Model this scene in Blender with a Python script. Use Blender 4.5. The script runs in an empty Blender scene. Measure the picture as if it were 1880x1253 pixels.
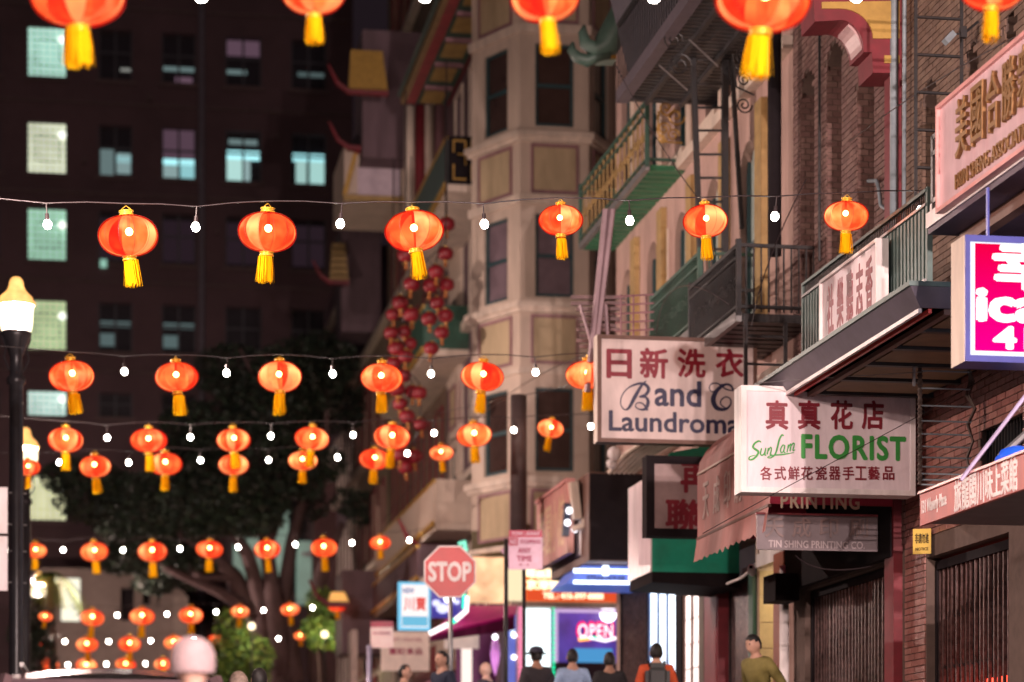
import bpy, bmesh, math, random
from mathutils import Vector, Matrix
random.seed(7)
PI = math.pi
SC = bpy.context.scene
COL = SC.collection

# ------------------------------------------------------------------ camera, sky, exposure
FPX, CX, HY, CAMZ = 4439.0, 940.0, 1500.0, 1.0     # focal length in photo pixels, centre column, horizon row, eye height
YAW = math.atan(740 / FPX)                          # the street runs off towards column 200
S_, C_ = math.sin(YAW), math.cos(YAW)
cd = bpy.data.cameras.new('camera'); cam = bpy.data.objects.new('camera', cd); COL.objects.link(cam)
cam.location = (0, 0, CAMZ); cam.rotation_euler = (PI / 2, 0, -YAW)
cd.sensor_width = 36; cd.lens = 36 * FPX / 1880; cd.shift_y = (HY - 626.5) / 1880
cd.clip_start = 0.5; cd.clip_end = 2000
cd.dof.use_dof = True; cd.dof.focus_distance = 22.5; cd.dof.aperture_fstop = 1.15
SC.camera = cam
W = bpy.data.worlds.new('World'); SC.world = W; W.use_nodes = True
wn = W.node_tree.nodes; bg = wn['Background']
sky = wn.new('ShaderNodeTexSky'); sky.sky_type = 'NISHITA'; sky.sun_disc = False
sky.sun_elevation = math.radians(-4); sky.sun_rotation = math.radians(200)
mixw = wn.new('ShaderNodeMixRGB'); mixw.blend_type = 'ADD'; mixw.inputs[0].default_value = 1
mixw.inputs[2].default_value = (0.13, 0.08, 0.11, 1)        # city glow on the night sky
W.node_tree.links.new(sky.outputs[0], mixw.inputs[1]); W.node_tree.links.new(mixw.outputs[0], bg.inputs[0])
bg.inputs[1].default_value = 0.085
SC.view_settings.view_transform = 'Standard'; SC.view_settings.look = 'None'
SC.view_settings.exposure = 0.0; SC.view_settings.gamma = 1
SC.render.engine = 'CYCLES'
cy = SC.cycles
cy.use_denoising = True
try: cy.denoiser = 'OPENIMAGEDENOISE'
except Exception: pass
cy.max_bounces = 5; cy.diffuse_bounces = 2; cy.glossy_bounces = 2; cy.transmission_bounces = 3; cy.transparent_max_bounces = 10
cy.sample_clamp_indirect = 3; cy.caustics_reflective = False; cy.caustics_refractive = False
cy.use_light_tree = True
cy.use_adaptive_sampling = False

# ------------------------------------------------------------------ placing
def PD(px, py, d):                     # point at depth d seen at a column and a row
    lat = (px - CX) / FPX * d
    return Vector((lat * C_ + d * S_, -lat * S_ + d * C_, CAMZ + d * (HY - py) / FPX))
def tX(px, X): return X / (S_ + (px - CX) / FPX * C_)
def tY(px, Y): return Y / (C_ - (px - CX) / FPX * S_)
def yX(px, X): return tX(px, X) * (C_ - (px - CX) / FPX * S_)      # Y where a column meets the wall x = X
def xY(px, Y): return tY(px, Y) * (S_ + (px - CX) / FPX * C_)      # X where a column meets the plane y = Y
def zX(px, py, X): return CAMZ + tX(px, X) * (HY - py) / FPX
def zY(px, py, Y): return CAMZ + tY(px, Y) * (HY - py) / FPX
GP = [(-80, 0), (8, 0), (20, .5), (25, 1.0), (28, 1.33), (35, 1.65), (400, 1.65)]
def g(y):
    for (a, za), (b, zb) in zip(GP, GP[1:]):
        if y <= b: return za + (zb - za) * max(0, (y - a)) / (b - a)
    return 1.65
def gh(x, y): return g(y) + (.13 if (x > 5.4 or x < -1.0) and not 40 < y < 47 else 0)

# ------------------------------------------------------------------ materials
MATS = {}
def mat(name, col=(.5, .5, .5), rough=.7, metal=0.0, var=.18, scale=4.0, bump=.0, dirt=0.0, dirtcol=(.05, .035, .03),
        emit=None, es=0.0, spec=.5, streak=False, evar=0.0):
    if name in MATS: return MATS[name]
    m = bpy.data.materials.new(name); m.use_nodes = True; MATS[name] = m
    nt = m.node_tree; N = nt.nodes; L = nt.links; b = N['Principled BSDF']
    b.inputs['Roughness'].default_value = rough; b.inputs['Metallic'].default_value = metal
    b.inputs['Specular IOR Level'].default_value = spec
    tc = N.new('ShaderNodeTexCoord'); geo = N.new('ShaderNodeNewGeometry')
    mp = N.new('ShaderNodeMapping'); L.new(geo.outputs['Position'], mp.inputs[0])
    if streak: mp.inputs['Scale'].default_value = (1.5, 1.5, .4)
    n1 = N.new('ShaderNodeTexNoise'); n1.inputs['Scale'].default_value = scale; n1.inputs['Detail'].default_value = 6; n1.inputs['Roughness'].default_value = .65
    L.new(mp.outputs[0], n1.inputs['Vector'])
    r = N.new('ShaderNodeValToRGB'); L.new(n1.outputs[0], r.inputs[0])
    r.color_ramp.elements[0].position = .3; r.color_ramp.elements[1].position = .7
    a = [max(0, c * (1 - var)) for c in col]; z = [min(1, c * (1 + var)) for c in col]
    r.color_ramp.elements[0].color = (*a, 1); r.color_ramp.elements[1].color = (*z, 1)
    out = r.outputs[0]
    if dirt > 0:
        n2 = N.new('ShaderNodeTexNoise'); n2.inputs['Scale'].default_value = scale * .45; n2.inputs['Detail'].default_value = 8; n2.inputs['Roughness'].default_value = .7
        L.new(mp.outputs[0], n2.inputs['Vector'])
        r2 = N.new('ShaderNodeValToRGB'); L.new(n2.outputs[0], r2.inputs[0])
        r2.color_ramp.elements[0].position = .45; r2.color_ramp.elements[1].position = .72
        r2.color_ramp.elements[1].color = (dirt, dirt, dirt, 1)
        mx = N.new('ShaderNodeMixRGB'); L.new(r2.outputs[0], mx.inputs[0]); L.new(out, mx.inputs[1]); mx.inputs[2].default_value = (*dirtcol, 1)
        out = mx.outputs[0]
    L.new(out, b.inputs['Base Color'])
    if bump > 0:
        n3 = N.new('ShaderNodeTexNoise'); n3.inputs['Scale'].default_value = scale * 9; n3.inputs['Detail'].default_value = 5
        L.new(geo.outputs['Position'], n3.inputs['Vector'])
        bp = N.new('ShaderNodeBump'); bp.inputs['Strength'].default_value = bump; bp.inputs['Distance'].default_value = .02
        L.new(n3.outputs[0], bp.inputs['Height']); L.new(bp.outputs[0], b.inputs['Normal'])
    if emit:
        b.inputs['Emission Color'].default_value = (*emit, 1); b.inputs['Emission Strength'].default_value = es
        if evar > 0:
            n4 = N.new('ShaderNodeTexNoise'); n4.inputs['Scale'].default_value = scale * .8; n4.inputs['Detail'].default_value = 3
            L.new(geo.outputs['Position'], n4.inputs['Vector'])
            mr = N.new('ShaderNodeMapRange'); mr.inputs['From Min'].default_value = .3; mr.inputs['From Max'].default_value = .7
            mr.inputs['To Min'].default_value = es * (1 - evar); mr.inputs['To Max'].default_value = es * (1 + evar)
            L.new(n4.outputs[0], mr.inputs[0]); L.new(mr.outputs[0], b.inputs['Emission Strength'])
    return m
def emat(name, col, s):
    if name in MATS: return MATS[name]
    m = bpy.data.materials.new(name); m.use_nodes = True; MATS[name] = m
    nt = m.node_tree; nt.nodes.clear()
    e = nt.nodes.new('ShaderNodeEmission'); e.inputs[0].default_value = (*col, 1); e.inputs[1].default_value = s
    o = nt.nodes.new('ShaderNodeOutputMaterial'); nt.links.new(e.outputs[0], o.inputs[0])
    return m
def glassmat(name, col=(.02, .022, .028), rough=.12):
    return mat(name, col, rough, 0, .3, 1.2, spec=.8)

# ------------------------------------------------------------------ meshes
class MB:
    def __init__(s): s.v = []; s.f = []; s.mi = []; s.cur = 0
    def q(s, pts, m=None):
        i = len(s.v); s.v += [Vector(p) for p in pts]; s.f.append(tuple(range(i, i + len(pts)))); s.mi.append(s.cur if m is None else m)
    def hexa(s, p):                     # eight corners: four below, four above
        i = len(s.v); s.v += [Vector(a) for a in p]
        for f in ((0, 3, 2, 1), (4, 5, 6, 7), (0, 1, 5, 4), (1, 2, 6, 5), (2, 3, 7, 6), (3, 0, 4, 7)):
            s.f.append(tuple(i + k for k in f)); s.mi.append(s.cur)
        return s
    def box(s, x0, x1, y0, y1, z0, z1):
        return s.hexa([(x0, y0, z0), (x1, y0, z0), (x1, y1, z0), (x0, y1, z0), (x0, y0, z1), (x1, y0, z1), (x1, y1, z1), (x0, y1, z1)])
    def fb(s, F, u0, u1, z0, z1, n0, n1):
        return s.hexa([F(u0, z0, n0), F(u1, z0, n0), F(u1, z0, n1), F(u0, z0, n1), F(u0, z1, n0), F(u1, z1, n0), F(u1, z1, n1), F(u0, z1, n1)])
    def bar(s, a, b, w, h=None, up=(0, 0, 1)):
        a, b = Vector(a), Vector(b); h = h or w; d = (b - a)
        if d.length < 1e-6: return s
        d.normalize(); up = Vector(up)
        if abs(d.dot(up)) > .98: up = Vector((1, 0, 0))
        x = d.cross(up).normalized() * w / 2; y = x.normalized().cross(d).normalized() * h / 2
        return s.hexa([a - x - y, a + x - y, b + x - y, b - x - y, a - x + y, a + x + y, b + x + y, b - x + y])
    def tube(s, pts, r, n=6, cap=True):
        pts = [Vector(p) for p in pts]; rr = r if isinstance(r, (list, tuple)) else [r] * len(pts); base = len(s.v); prev = None
        for k, p in enumerate(pts):
            d = (pts[min(k + 1, len(pts) - 1)] - pts[max(k - 1, 0)]).normalized()
            if prev is None: prev = Vector((0, 0, 1)) if abs(d.z) < .9 else Vector((1, 0, 0))
            x = (prev - d * prev.dot(d)).normalized(); prev = x; y = d.cross(x)
            for j in range(n):
                a = 2 * PI * j / n; s.v.append(p + (x * math.cos(a) + y * math.sin(a)) * rr[k])
        for k in range(len(pts) - 1):
            for j in range(n):
                a = base + k * n + j; b = base + k * n + (j + 1) % n
                s.f.append((a, b, b + n, a + n)); s.mi.append(s.cur)
        if cap:
            s.f.append(tuple(base + j for j in reversed(range(n)))); s.mi.append(s.cur)
            e = base + (len(pts) - 1) * n; s.f.append(tuple(e + j for j in range(n))); s.mi.append(s.cur)
        return s
    def lathe(s, prof, c=(0, 0, 0), n=24, mod=None):
        c = Vector(c); base = len(s.v)
        for (r, z) in prof:
            for j in range(n):
                a = 2 * PI * j / n; q = r * (mod(a) if mod else 1)
                s.v.append(c + Vector((q * math.cos(a), q * math.sin(a), z)))
        for k in range(len(prof) - 1):
            for j in range(n):
                a = base + k * n + j; b = base + k * n + (j + 1) % n
                s.f.append((a, b, b + n, a + n)); s.mi.append(s.cur)
        return s
    def sphere(s, c, r, n=10, sz=1.0):
        return s.lathe([(max(1e-4, r * math.sin(PI * k / n)), -r * sz * math.cos(PI * k / n)) for k in range(n + 1)], c, n + 4)
    def prism(s, F, pts, n0, n1):       # outline in a frame (u, z), given its depth
        i = len(s.v); k = len(pts)
        s.v += [F(u, z, n0) for u, z in pts] + [F(u, z, n1) for u, z in pts]
        s.f.append(tuple(i + j for j in reversed(range(k)))); s.mi.append(s.cur)
        s.f.append(tuple(i + k + j for j in range(k))); s.mi.append(s.cur)
        for j in range(k):
            a, b = i + j, i + (j + 1) % k; s.f.append((a, b, b + k, a + k)); s.mi.append(s.cur)
        return s
    def build(s, name, m, parent=None, smooth=False, kind=None, label=None):
        off = parent_off(parent)
        me = bpy.data.meshes.new(name); me.from_pydata([v - off for v in s.v], [], s.f)
        for x in (m if isinstance(m, (list, tuple)) else [m]): me.materials.append(x)
        if any(s.mi): me.polygons.foreach_set('material_index', s.mi)
        bm = bmesh.new(); bm.from_mesh(me); bmesh.ops.recalc_face_normals(bm, faces=bm.faces); bm.to_mesh(me); bm.free()
        if smooth: me.polygons.foreach_set('use_smooth', [True] * len(me.polygons))
        return link(name, me, parent, kind, label)
def parent_off(p):
    o = Vector((0, 0, 0))
    while p is not None: o += p.location; p = p.parent
    return o
def link(name, data, parent=None, kind=None, label=None):
    o = bpy.data.objects.new(name, data); COL.objects.link(o)
    if parent is not None: o.parent = parent
    if kind: o['kind'] = kind
    if label: o['label'] = label
    return o
def thing(name, label, cat, loc=(0, 0, 0), group=None):
    o = bpy.data.objects.new(name, None); COL.objects.link(o); o.location = loc; o.empty_display_size = .2
    o['label'] = label; o['category'] = cat
    if group: o['group'] = group
    return o
def tag(o, label, cat, group=None):
    o['label'] = label; o['category'] = cat
    if group: o['group'] = group
    return o
def dup(root, loc=None, label=None, scale=None, rot=None, skip=()):
    r = root.copy(); COL.objects.link(r)
    if loc is not None: r.location = loc
    if label: r['label'] = label
    if scale: r.scale = (scale,) * 3 if not hasattr(scale, '__len__') else scale
    if rot is not None: r.rotation_euler = rot
    for ch in list(root.children):
        if ch.name.split('.')[0] in skip: continue
        c = ch.copy(); COL.objects.link(c); c.parent = r
        for gch in list(ch.children):
            d = gch.copy(); COL.objects.link(d); d.parent = c
    return r
def FS(X):                              # a wall along the street facing it: u runs away from the camera
    f = lambda u, z, n: Vector((X - n, u, z)); f.t = -1; return f
F_DIR = {}
def frame(o, u, n, t=1):
    o, u, n = Vector(o), Vector(u).normalized(), Vector(n).normalized()
    def f(a, z, b): return o + u * a + n * b + Vector((0, 0, z))
    F_DIR[f] = t
    return f
def FWALL(X): return frame((X, 0, 0), (0, 1, 0), (-1, 0, 0), -1)
def FCROSS(Y): return frame((0, Y, 0), (1, 0, 0), (0, -1, 0), 1)

def text(s, F, u, z, n, m, parent, w=None, h=None, bold=0.0, shear=0.0, ext=.004, name='lettering', spacing=1.0):
    """flat raised lettering centred on (u, z) in a frame, fitted to w by h"""
    cu = bpy.data.curves.new('tmp', 'FONT'); cu.body = s; cu.size = 1; cu.shear = shear; cu.extrude = .01; cu.space_character = spacing
    cu.resolution_u = 3
    to = bpy.data.objects.new('tmp', cu); COL.objects.link(to)
    dg = bpy.context.evaluated_depsgraph_get(); dg.update()
    me = bpy.data.meshes.new_from_object(to.evaluated_get(dg)); bpy.data.objects.remove(to); bpy.data.curves.remove(cu)
    if len(me.vertices) == 0: return None
    xs = [v.co.x for v in me.vertices]; ys = [v.co.y for v in me.vertices]
    x0, x1, y0, y1 = min(xs), max(xs), min(ys), max(ys)
    sx = w / (x1 - x0) if w else None; sy = h / (y1 - y0) if h else None
    sx = sx or sy; sy = sy or sx
    off = parent_off(parent); t = F_DIR.get(F, 1)
    vs = []; fs = []; fl = [tuple(p.vertices) for p in me.polygons]
    sh = [(0, 0)] if bold <= 0 else [(bold * .8 * math.cos(a), bold * .8 * math.sin(a)) for a in [PI / 3 * k + .3 for k in range(6)]]
    for k, (dx, dy) in enumerate(sh):
        b = len(vs)
        for v in me.vertices:
            zz = n + (ext + k * 2e-4 if v.co.z > 0 else -.001)
            vs.append(F(u + t * (v.co.x + dx - (x0 + x1) / 2) * sx, z + (v.co.y + dy - (y0 + y1) / 2) * sy, zz) - off)
        fs += [tuple(b + i for i in f) for f in fl]
    me = bpy.data.meshes.new(name); me.from_pydata(vs, [], fs); me.materials.append(m)
    return link(name, me, parent)
def stroke(pts, wid, F, n, m, parent, name='lettering', ext=.004):
    """a brushed letter stroke: smooth line through points with its own widths"""
    P = []; K = len(pts)
    for i in range(K - 1):
        p0, p1, p2, p3 = [Vector(pts[max(0, min(K - 1, i + d))][:2]) for d in (-1, 0, 1, 2)]
        for j in range(7):
            t = j / 7
            P.append((.5 * ((2 * p1) + (p2 - p0) * t + (2 * p0 - 5 * p1 + 4 * p2 - p3) * t * t + (3 * p1 - p0 - 3 * p2 + p3) * t ** 3), wid[i] * (1 - t) + wid[i + 1] * t))
    P.append((Vector(pts[-1][:2]), wid[-1]))
    mb = MB()
    L = []; R = []
    for i, (p, w) in enumerate(P):
        d = (P[min(i + 1, len(P) - 1)][0] - P[max(i - 1, 0)][0]).normalized(); nn = Vector((-d.y, d.x)) * w / 2
        L.append(p + nn); R.append(p - nn)
    for i in range(len(P) - 1):
        e = n + ext + i * 1e-5
        mb.q([F(L[i].x, L[i].y, e), F(R[i].x, R[i].y, e), F(R[i + 1].x, R[i + 1].y, e), F(L[i + 1].x, L[i + 1].y, e)])
    return mb.build(name, m, parent)
def wall_holes(F, u0, u1, z0, z1, n0, n1, holes, mb):
    """a wall slab with rectangular openings left out"""
    us = sorted({u0, u1, *[h[0] for h in holes], *[h[1] for h in holes]}); us = [u for u in us if u0 <= u <= u1]
    for a, b in zip(us, us[1:]):
        if b - a < 1e-5: continue
        hs = sorted([(h[2], h[3]) for h in holes if h[0] < (a + b) / 2 < h[1]])
        z = z0
        for p, q in hs:
            if p > z: mb.fb(F, a, b, z, p, n0, n1)
            z = max(z, q)
        if z < z1: mb.fb(F, a, b, z, z1, n0, n1)
def spiral(mb, F, u, z, r, turns=1.6, dirn=1, w=.012, start=0.0, n=0.0, seg=22):
    pts = []
    for k in range(seg + 1):
        t = k / seg; a = start + dirn * t * turns * 2 * PI; q = r * (1 - .82 * t)
        pts.append(F(u + q * math.cos(a), z + q * math.sin(a), n))
    mb.tube(pts, w, 5)
def bricks(F, u0, u1, z0, z1, n, mats, parent, holes=(), nsingle=0, near_u=None, L=.215, H=.07, j=.011, dep=.012, proud=None, clips=()):
    """running-bond bricks standing proud of their joints; the nearest ones are objects of their own"""
    cells = []; row = 0; z = z0
    while z + H - j <= z1:
        u = u0 - (L / 2 if row % 2 else 0)
        while u < u1:
            a, b = max(u, u0), min(u + L - j, u1); cu_, cz = (a + b) / 2, z + H / 2
            parts_ = [(a, b)]
            for c0, c1, c2, c3 in clips:
                if c2 < cz < c3: parts_ = [q for p, r in parts_ for q in ((p, min(r, c0)), (max(p, c1), r)) if q[1] - q[0] > .02]
            for a, b in parts_:
                if b - a > .02 and not any(h((a + b) / 2, cz) for h in holes): cells.append((a, b, z, z + H - j))
            u += L
        z += H; row += 1
    if nsingle and near_u is not None: cells.sort(key=lambda c: abs((c[0] + c[1]) / 2 - near_u[0]) + abs(c[2] - near_u[1]))
    singles, rest = cells[:nsingle], cells[nsingle:]
    shared = {}
    off = parent_off(parent)
    for c in singles:
        k = (round(c[1] - c[0], 3), random.randrange(len(mats)))
        if k not in shared:
            mb = MB(); mb.fb(F, -k[0] / 2, k[0] / 2, -(H - j) / 2, (H - j) / 2, -.004, dep)
            o0 = F(0, 0, 0); me = bpy.data.meshes.new('brick')
            me.from_pydata([v - o0 for v in mb.v], [], mb.f); me.materials.append(mats[k[1]]); shared[k] = me
        o = link('brick', shared[k], parent); o.location = F((c[0] + c[1]) / 2, (c[2] + c[3]) / 2, n + random.uniform(-.002, .003)) - off
    mb = MB()
    for c in rest:
        mb.cur = random.randrange(len(mats)); mb.fb(F, c[0], c[1], c[2], c[3], n - .004, n + dep + random.uniform(-.002, .003))
    if rest: mb.build('brickwork', mats, parent, kind='stuff')
# ------------------------------------------------------------------ palette
M_asphalt = mat('asphalt', (.05, .05, .052), .8, bump=.3, scale=2)
M_pave = mat('paving', (.2, .19, .18), .8, bump=.2, scale=3, dirt=.4)
M_iron = mat('black_iron', (.025, .024, .026), .45, .3, dirt=.3, dirtcol=(.08, .04, .025), scale=9)
M_iron2 = mat('grey_green_iron', (.1, .15, .14), .5, .1, dirt=.35, scale=8)
M_green = mat('green_paint', (.03, .2, .09), .5, dirt=.4, scale=6)
M_dkgreen = mat('dark_green_paint', (.035, .1, .07), .5, dirt=.4, scale=6)
M_teal = mat('teal_paint', (.03, .075, .085), .5, dirt=.3, scale=6)
M_gold = mat('gold_paint', (.55, .32, .07), .4, .2, scale=9)
M_ochre = mat('ochre_paint', (.42, .27, .1), .6, dirt=.3, scale=5)
M_cream = mat('cream_plaster', (.62, .49, .4), .8, var=.08, bump=.15, scale=2.2, dirt=.3, dirtcol=(.2, .14, .1), streak=True)
M_cream2 = mat('pale_trim', (.72, .59, .49), .6, dirt=.35, dirtcol=(.25, .18, .14), scale=3, streak=True)
M_pink = mat('pink_plaster', (.52, .34, .29), .85, bump=.2, scale=2.0, dirt=.5, dirtcol=(.2, .13, .11), streak=True)
M_mauve = mat('mauve_trim', (.3, .15, .17), .6, dirt=.3, scale=5)
M_panel = mat('ochre_panel', (.52, .4, .25), .75, dirt=.35, dirtcol=(.25, .18, .1), scale=2.5, streak=True)
M_red = mat('dark_red_paint', (.2, .02, .03), .5, dirt=.3, scale=6)
M_brick = [mat('tan_brick_%d' % i, tuple(q * .8 for q in c), .8, bump=.25, scale=8, dirt=.3) for i, c in enumerate([(.24, .145, .105), (.2, .12, .085), (.27, .17, .12)])]
M_rbrick = [mat('red_brick_%d' % i, c, .32, bump=.25, scale=8, dirt=.3) for i, c in enumerate([(.3, .12, .1), (.25, .095, .08), (.36, .16, .13)])]
M_mortar = mat('mortar', (.13, .085, .07), .9, scale=6)
M_glass = glassmat('dark_glass')
M_white = mat('white_paint', (.82, .75, .74), .45, dirt=.35, dirtcol=(.3, .2, .17), scale=3, streak=True)
M_sign = mat('sign_face', (.84, .72, .76), .25, dirt=.3, dirtcol=(.3, .2, .2), scale=2.2, streak=True)
M_sign2 = mat('aged_sign_face', (.66, .52, .49), .4, dirt=.25, dirtcol=(.3, .2, .17), scale=2.4, streak=True)
M_maroon = mat('maroon_letter', (.2, .008, .02), .5)
M_navy = mat('navy_letter', (.02, .018, .06), .5)
M_fgreen = mat('green_letter', (.04, .3, .05), .5)
M_black = mat('near_black', (.014, .01, .012), .8, dirt=.1, spec=.15)
M_brown = mat('brown_paint', (.16, .08, .06), .6, dirt=.3, scale=4)
M_steel = mat('galvanised_post', (.3, .29, .29), .4, .6, dirt=.3, scale=7)
M_pipe = mat('grey_blue_pipe', (.22, .26, .29), .5, dirt=.3, scale=8)
M_wire = mat('cable_rubber', (.03, .02, .022), .35)

# ------------------------------------------------------------------ ground
ys = [-80, -20, 0, 8, 14, 20, 25, 28, 31.5, 35, 40, 47, 60, 80, 120, 400]
def strip(name, x0, x1, dz, m, y_from=-80, y_to=400, kind='structure'):
    mb = MB(); yy = sorted({y for y in ys if y_from < y < y_to} | {y_from, y_to})
    for a, b in zip(yy, yy[1:]):
        mb.q([(x0, a, g(a) + dz), (x1, a, g(a) + dz), (x1, b, g(b) + dz), (x0, b, g(b) + dz)])
    return mb
gm = strip('ground', -300, 300, -.02, M_asphalt).build('ground', M_asphalt, kind='structure')
strip('road', -1.0, 5.4, 0, M_asphalt).build('road', M_asphalt, kind='structure')
cs = MB(); cs.q([(-60, 40, 1.654), (60, 40, 1.654), (60, 47, 1.654), (-60, 47, 1.654)]); cs.build('cross_street_road', M_asphalt, kind='structure')
for x0, x1 in ((5.4, 8.6), (-4.2, -1.0)):
    for a, b in ((-80, 40), (47, 200)):
        mb = MB(); yy = sorted({y for y in ys if a < y < b} | {a, b})
        for p, q in zip(yy, yy[1:]):
            mb.hexa([(x0, p, g(p) - .02), (x1, p, g(p) - .02), (x1, q, g(q) - .02), (x0, q, g(q) - .02),
                     (x0, p, g(p) + .13), (x1, p, g(p) + .13), (x1, q, g(q) + .13), (x0, q, g(q) + .13)])
        mb.build('sidewalk', M_pave, kind='structure')

# ------------------------------------------------------------------ lanterns
def silk(name, transp, tcol, ecols, es, band):
    m = bpy.data.materials.new(name); m.use_nodes = True; nt = m.node_tree; N = nt.nodes; L = nt.links; N.clear()
    o = N.new('ShaderNodeOutputMaterial'); mix = N.new('ShaderNodeMixShader'); tr = N.new('ShaderNodeBsdfTransparent'); em = N.new('ShaderNodeEmission')
    tr.inputs[0].default_value = (*tcol, 1); mix.inputs[0].default_value = 1 - transp
    L.new(tr.outputs[0], mix.inputs[1]); L.new(em.outputs[0], mix.inputs[2]); L.new(mix.outputs[0], o.inputs[0])
    tc = N.new('ShaderNodeTexCoord'); sep = N.new('ShaderNodeSeparateXYZ'); L.new(tc.outputs['Object'], sep.inputs[0])
    at = N.new('ShaderNodeMath'); at.operation = 'ARCTAN2'; L.new(sep.outputs[1], at.inputs[0]); L.new(sep.outputs[0], at.inputs[1])
    mu = N.new('ShaderNodeMath'); mu.operation = 'MULTIPLY'; mu.inputs[1].default_value = 12 / (2 * PI); L.new(at.outputs[0], mu.inputs[0])
    fl = N.new('ShaderNodeMath'); fl.operation = 'FLOOR'; L.new(mu.outputs[0], fl.inputs[0])
    info = N.new('ShaderNodeObjectInfo')
    ad = N.new('ShaderNodeMath'); ad.operation = 'MULTIPLY_ADD'; ad.inputs[1].default_value = 57.3; L.new(info.outputs['Random'], ad.inputs[0]); L.new(fl.outputs[0], ad.inputs[2])
    wn_ = N.new('ShaderNodeTexWhiteNoise'); wn_.noise_dimensions = '1D'; L.new(ad.outputs[0], wn_.inputs['W'])
    cb = N.new('ShaderNodeCombineXYZ'); L.new(sep.outputs[0], cb.inputs[0]); L.new(sep.outputs[1], cb.inputs[1]); L.new(sep.outputs[2], cb.inputs[2])
    nz = N.new('ShaderNodeTexNoise'); nz.noise_dimensions = '4D'; nz.inputs['Scale'].default_value = 5.5; nz.inputs['Detail'].default_value = 2
    L.new(cb.outputs[0], nz.inputs['Vector']); L.new(ad.outputs[0], nz.inputs['W'])
    s1 = N.new('ShaderNodeMath'); s1.operation = 'MULTIPLY_ADD'; s1.inputs[1].default_value = .55; L.new(wn_.outputs[0], s1.inputs[0]); L.new(nz.outputs[0], s1.inputs[2])
    r = N.new('ShaderNodeValToRGB'); L.new(s1.outputs[0], r.inputs[0])
    r.color_ramp.elements[0].position = .5; r.color_ramp.elements[0].color = (*ecols[0], 1)
    r.color_ramp.elements[1].position = 1.0; r.color_ramp.elements[1].color = (*ecols[2], 1)
    e = r.color_ramp.elements.new(.76); e.color = (*ecols[1], 1)
    L.new(r.outputs[0], em.inputs[0])
    # bulb light put into the silk's emission, strongest level with the bulb
    dz = N.new('ShaderNodeMath'); dz.operation = 'ADD'; dz.inputs[1].default_value = .245; L.new(sep.outputs[2], dz.inputs[0])
    sq = N.new('ShaderNodeMath'); sq.operation = 'MULTIPLY'; L.new(dz.outputs[0], sq.inputs[0]); L.new(dz.outputs[0], sq.inputs[1])
    dn = N.new('ShaderNodeMath'); dn.operation = 'MULTIPLY_ADD'; dn.inputs[1].default_value = 260; dn.inputs[2].default_value = 1; L.new(sq.outputs[0], dn.inputs[0])
    dv = N.new('ShaderNodeMath'); dv.operation = 'DIVIDE'; dv.inputs[0].default_value = es * band; L.new(dn.outputs[0], dv.inputs[1])
    sm = N.new('ShaderNodeMath'); sm.operation = 'MULTIPLY_ADD'; L.new(wn_.outputs[0], sm.inputs[0]); L.new(dv.outputs[0], sm.inputs[1]); sm.inputs[2].default_value = es
    L.new(sm.outputs[0], em.inputs[1])
    return m
M_outer = silk('lantern_silk', .66, (1, .5, .36), [(1, .006, .012), (1, .014, .01), (1, .03, .01)], .95, .15)
M_inner = silk('lantern_lining', .42, (1, .75, .45), [(1, .05, .035), (1, .22, .07), (1, .8, .38)], 1.55, 2.6)
M_bulb = emat('lit_bulb', (1, .93, .82), 60)
M_lbulb = emat('lit_lantern_bulb', (1, .8, .5), 150)
M_cap = mat('gilt_cap', (.75, .45, .05), .3, .5, scale=20)
m = bpy.data.materials.new('tassel_thread'); m.use_nodes = True; N = m.node_tree.nodes; L = m.node_tree.links; N.clear()
o_ = N.new('ShaderNodeOutputMaterial'); d_ = N.new('ShaderNodeBsdfDiffuse'); t_ = N.new('ShaderNodeBsdfTranslucent'); x_ = N.new('ShaderNodeMixShader')
d_.inputs[0].default_value = (1, .6, .01, 1); t_.inputs[0].default_value = (1, .6, .01, 1); x_.inputs[0].default_value = .5
L.new(d_.outputs[0], x_.inputs[1]); L.new(t_.outputs[0], x_.inputs[2]); L.new(x_.outputs[0], o_.inputs[0])
M_tassel = m; M_cord = mat('lantern_rib', (.12, .01, .01), .6)
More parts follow.
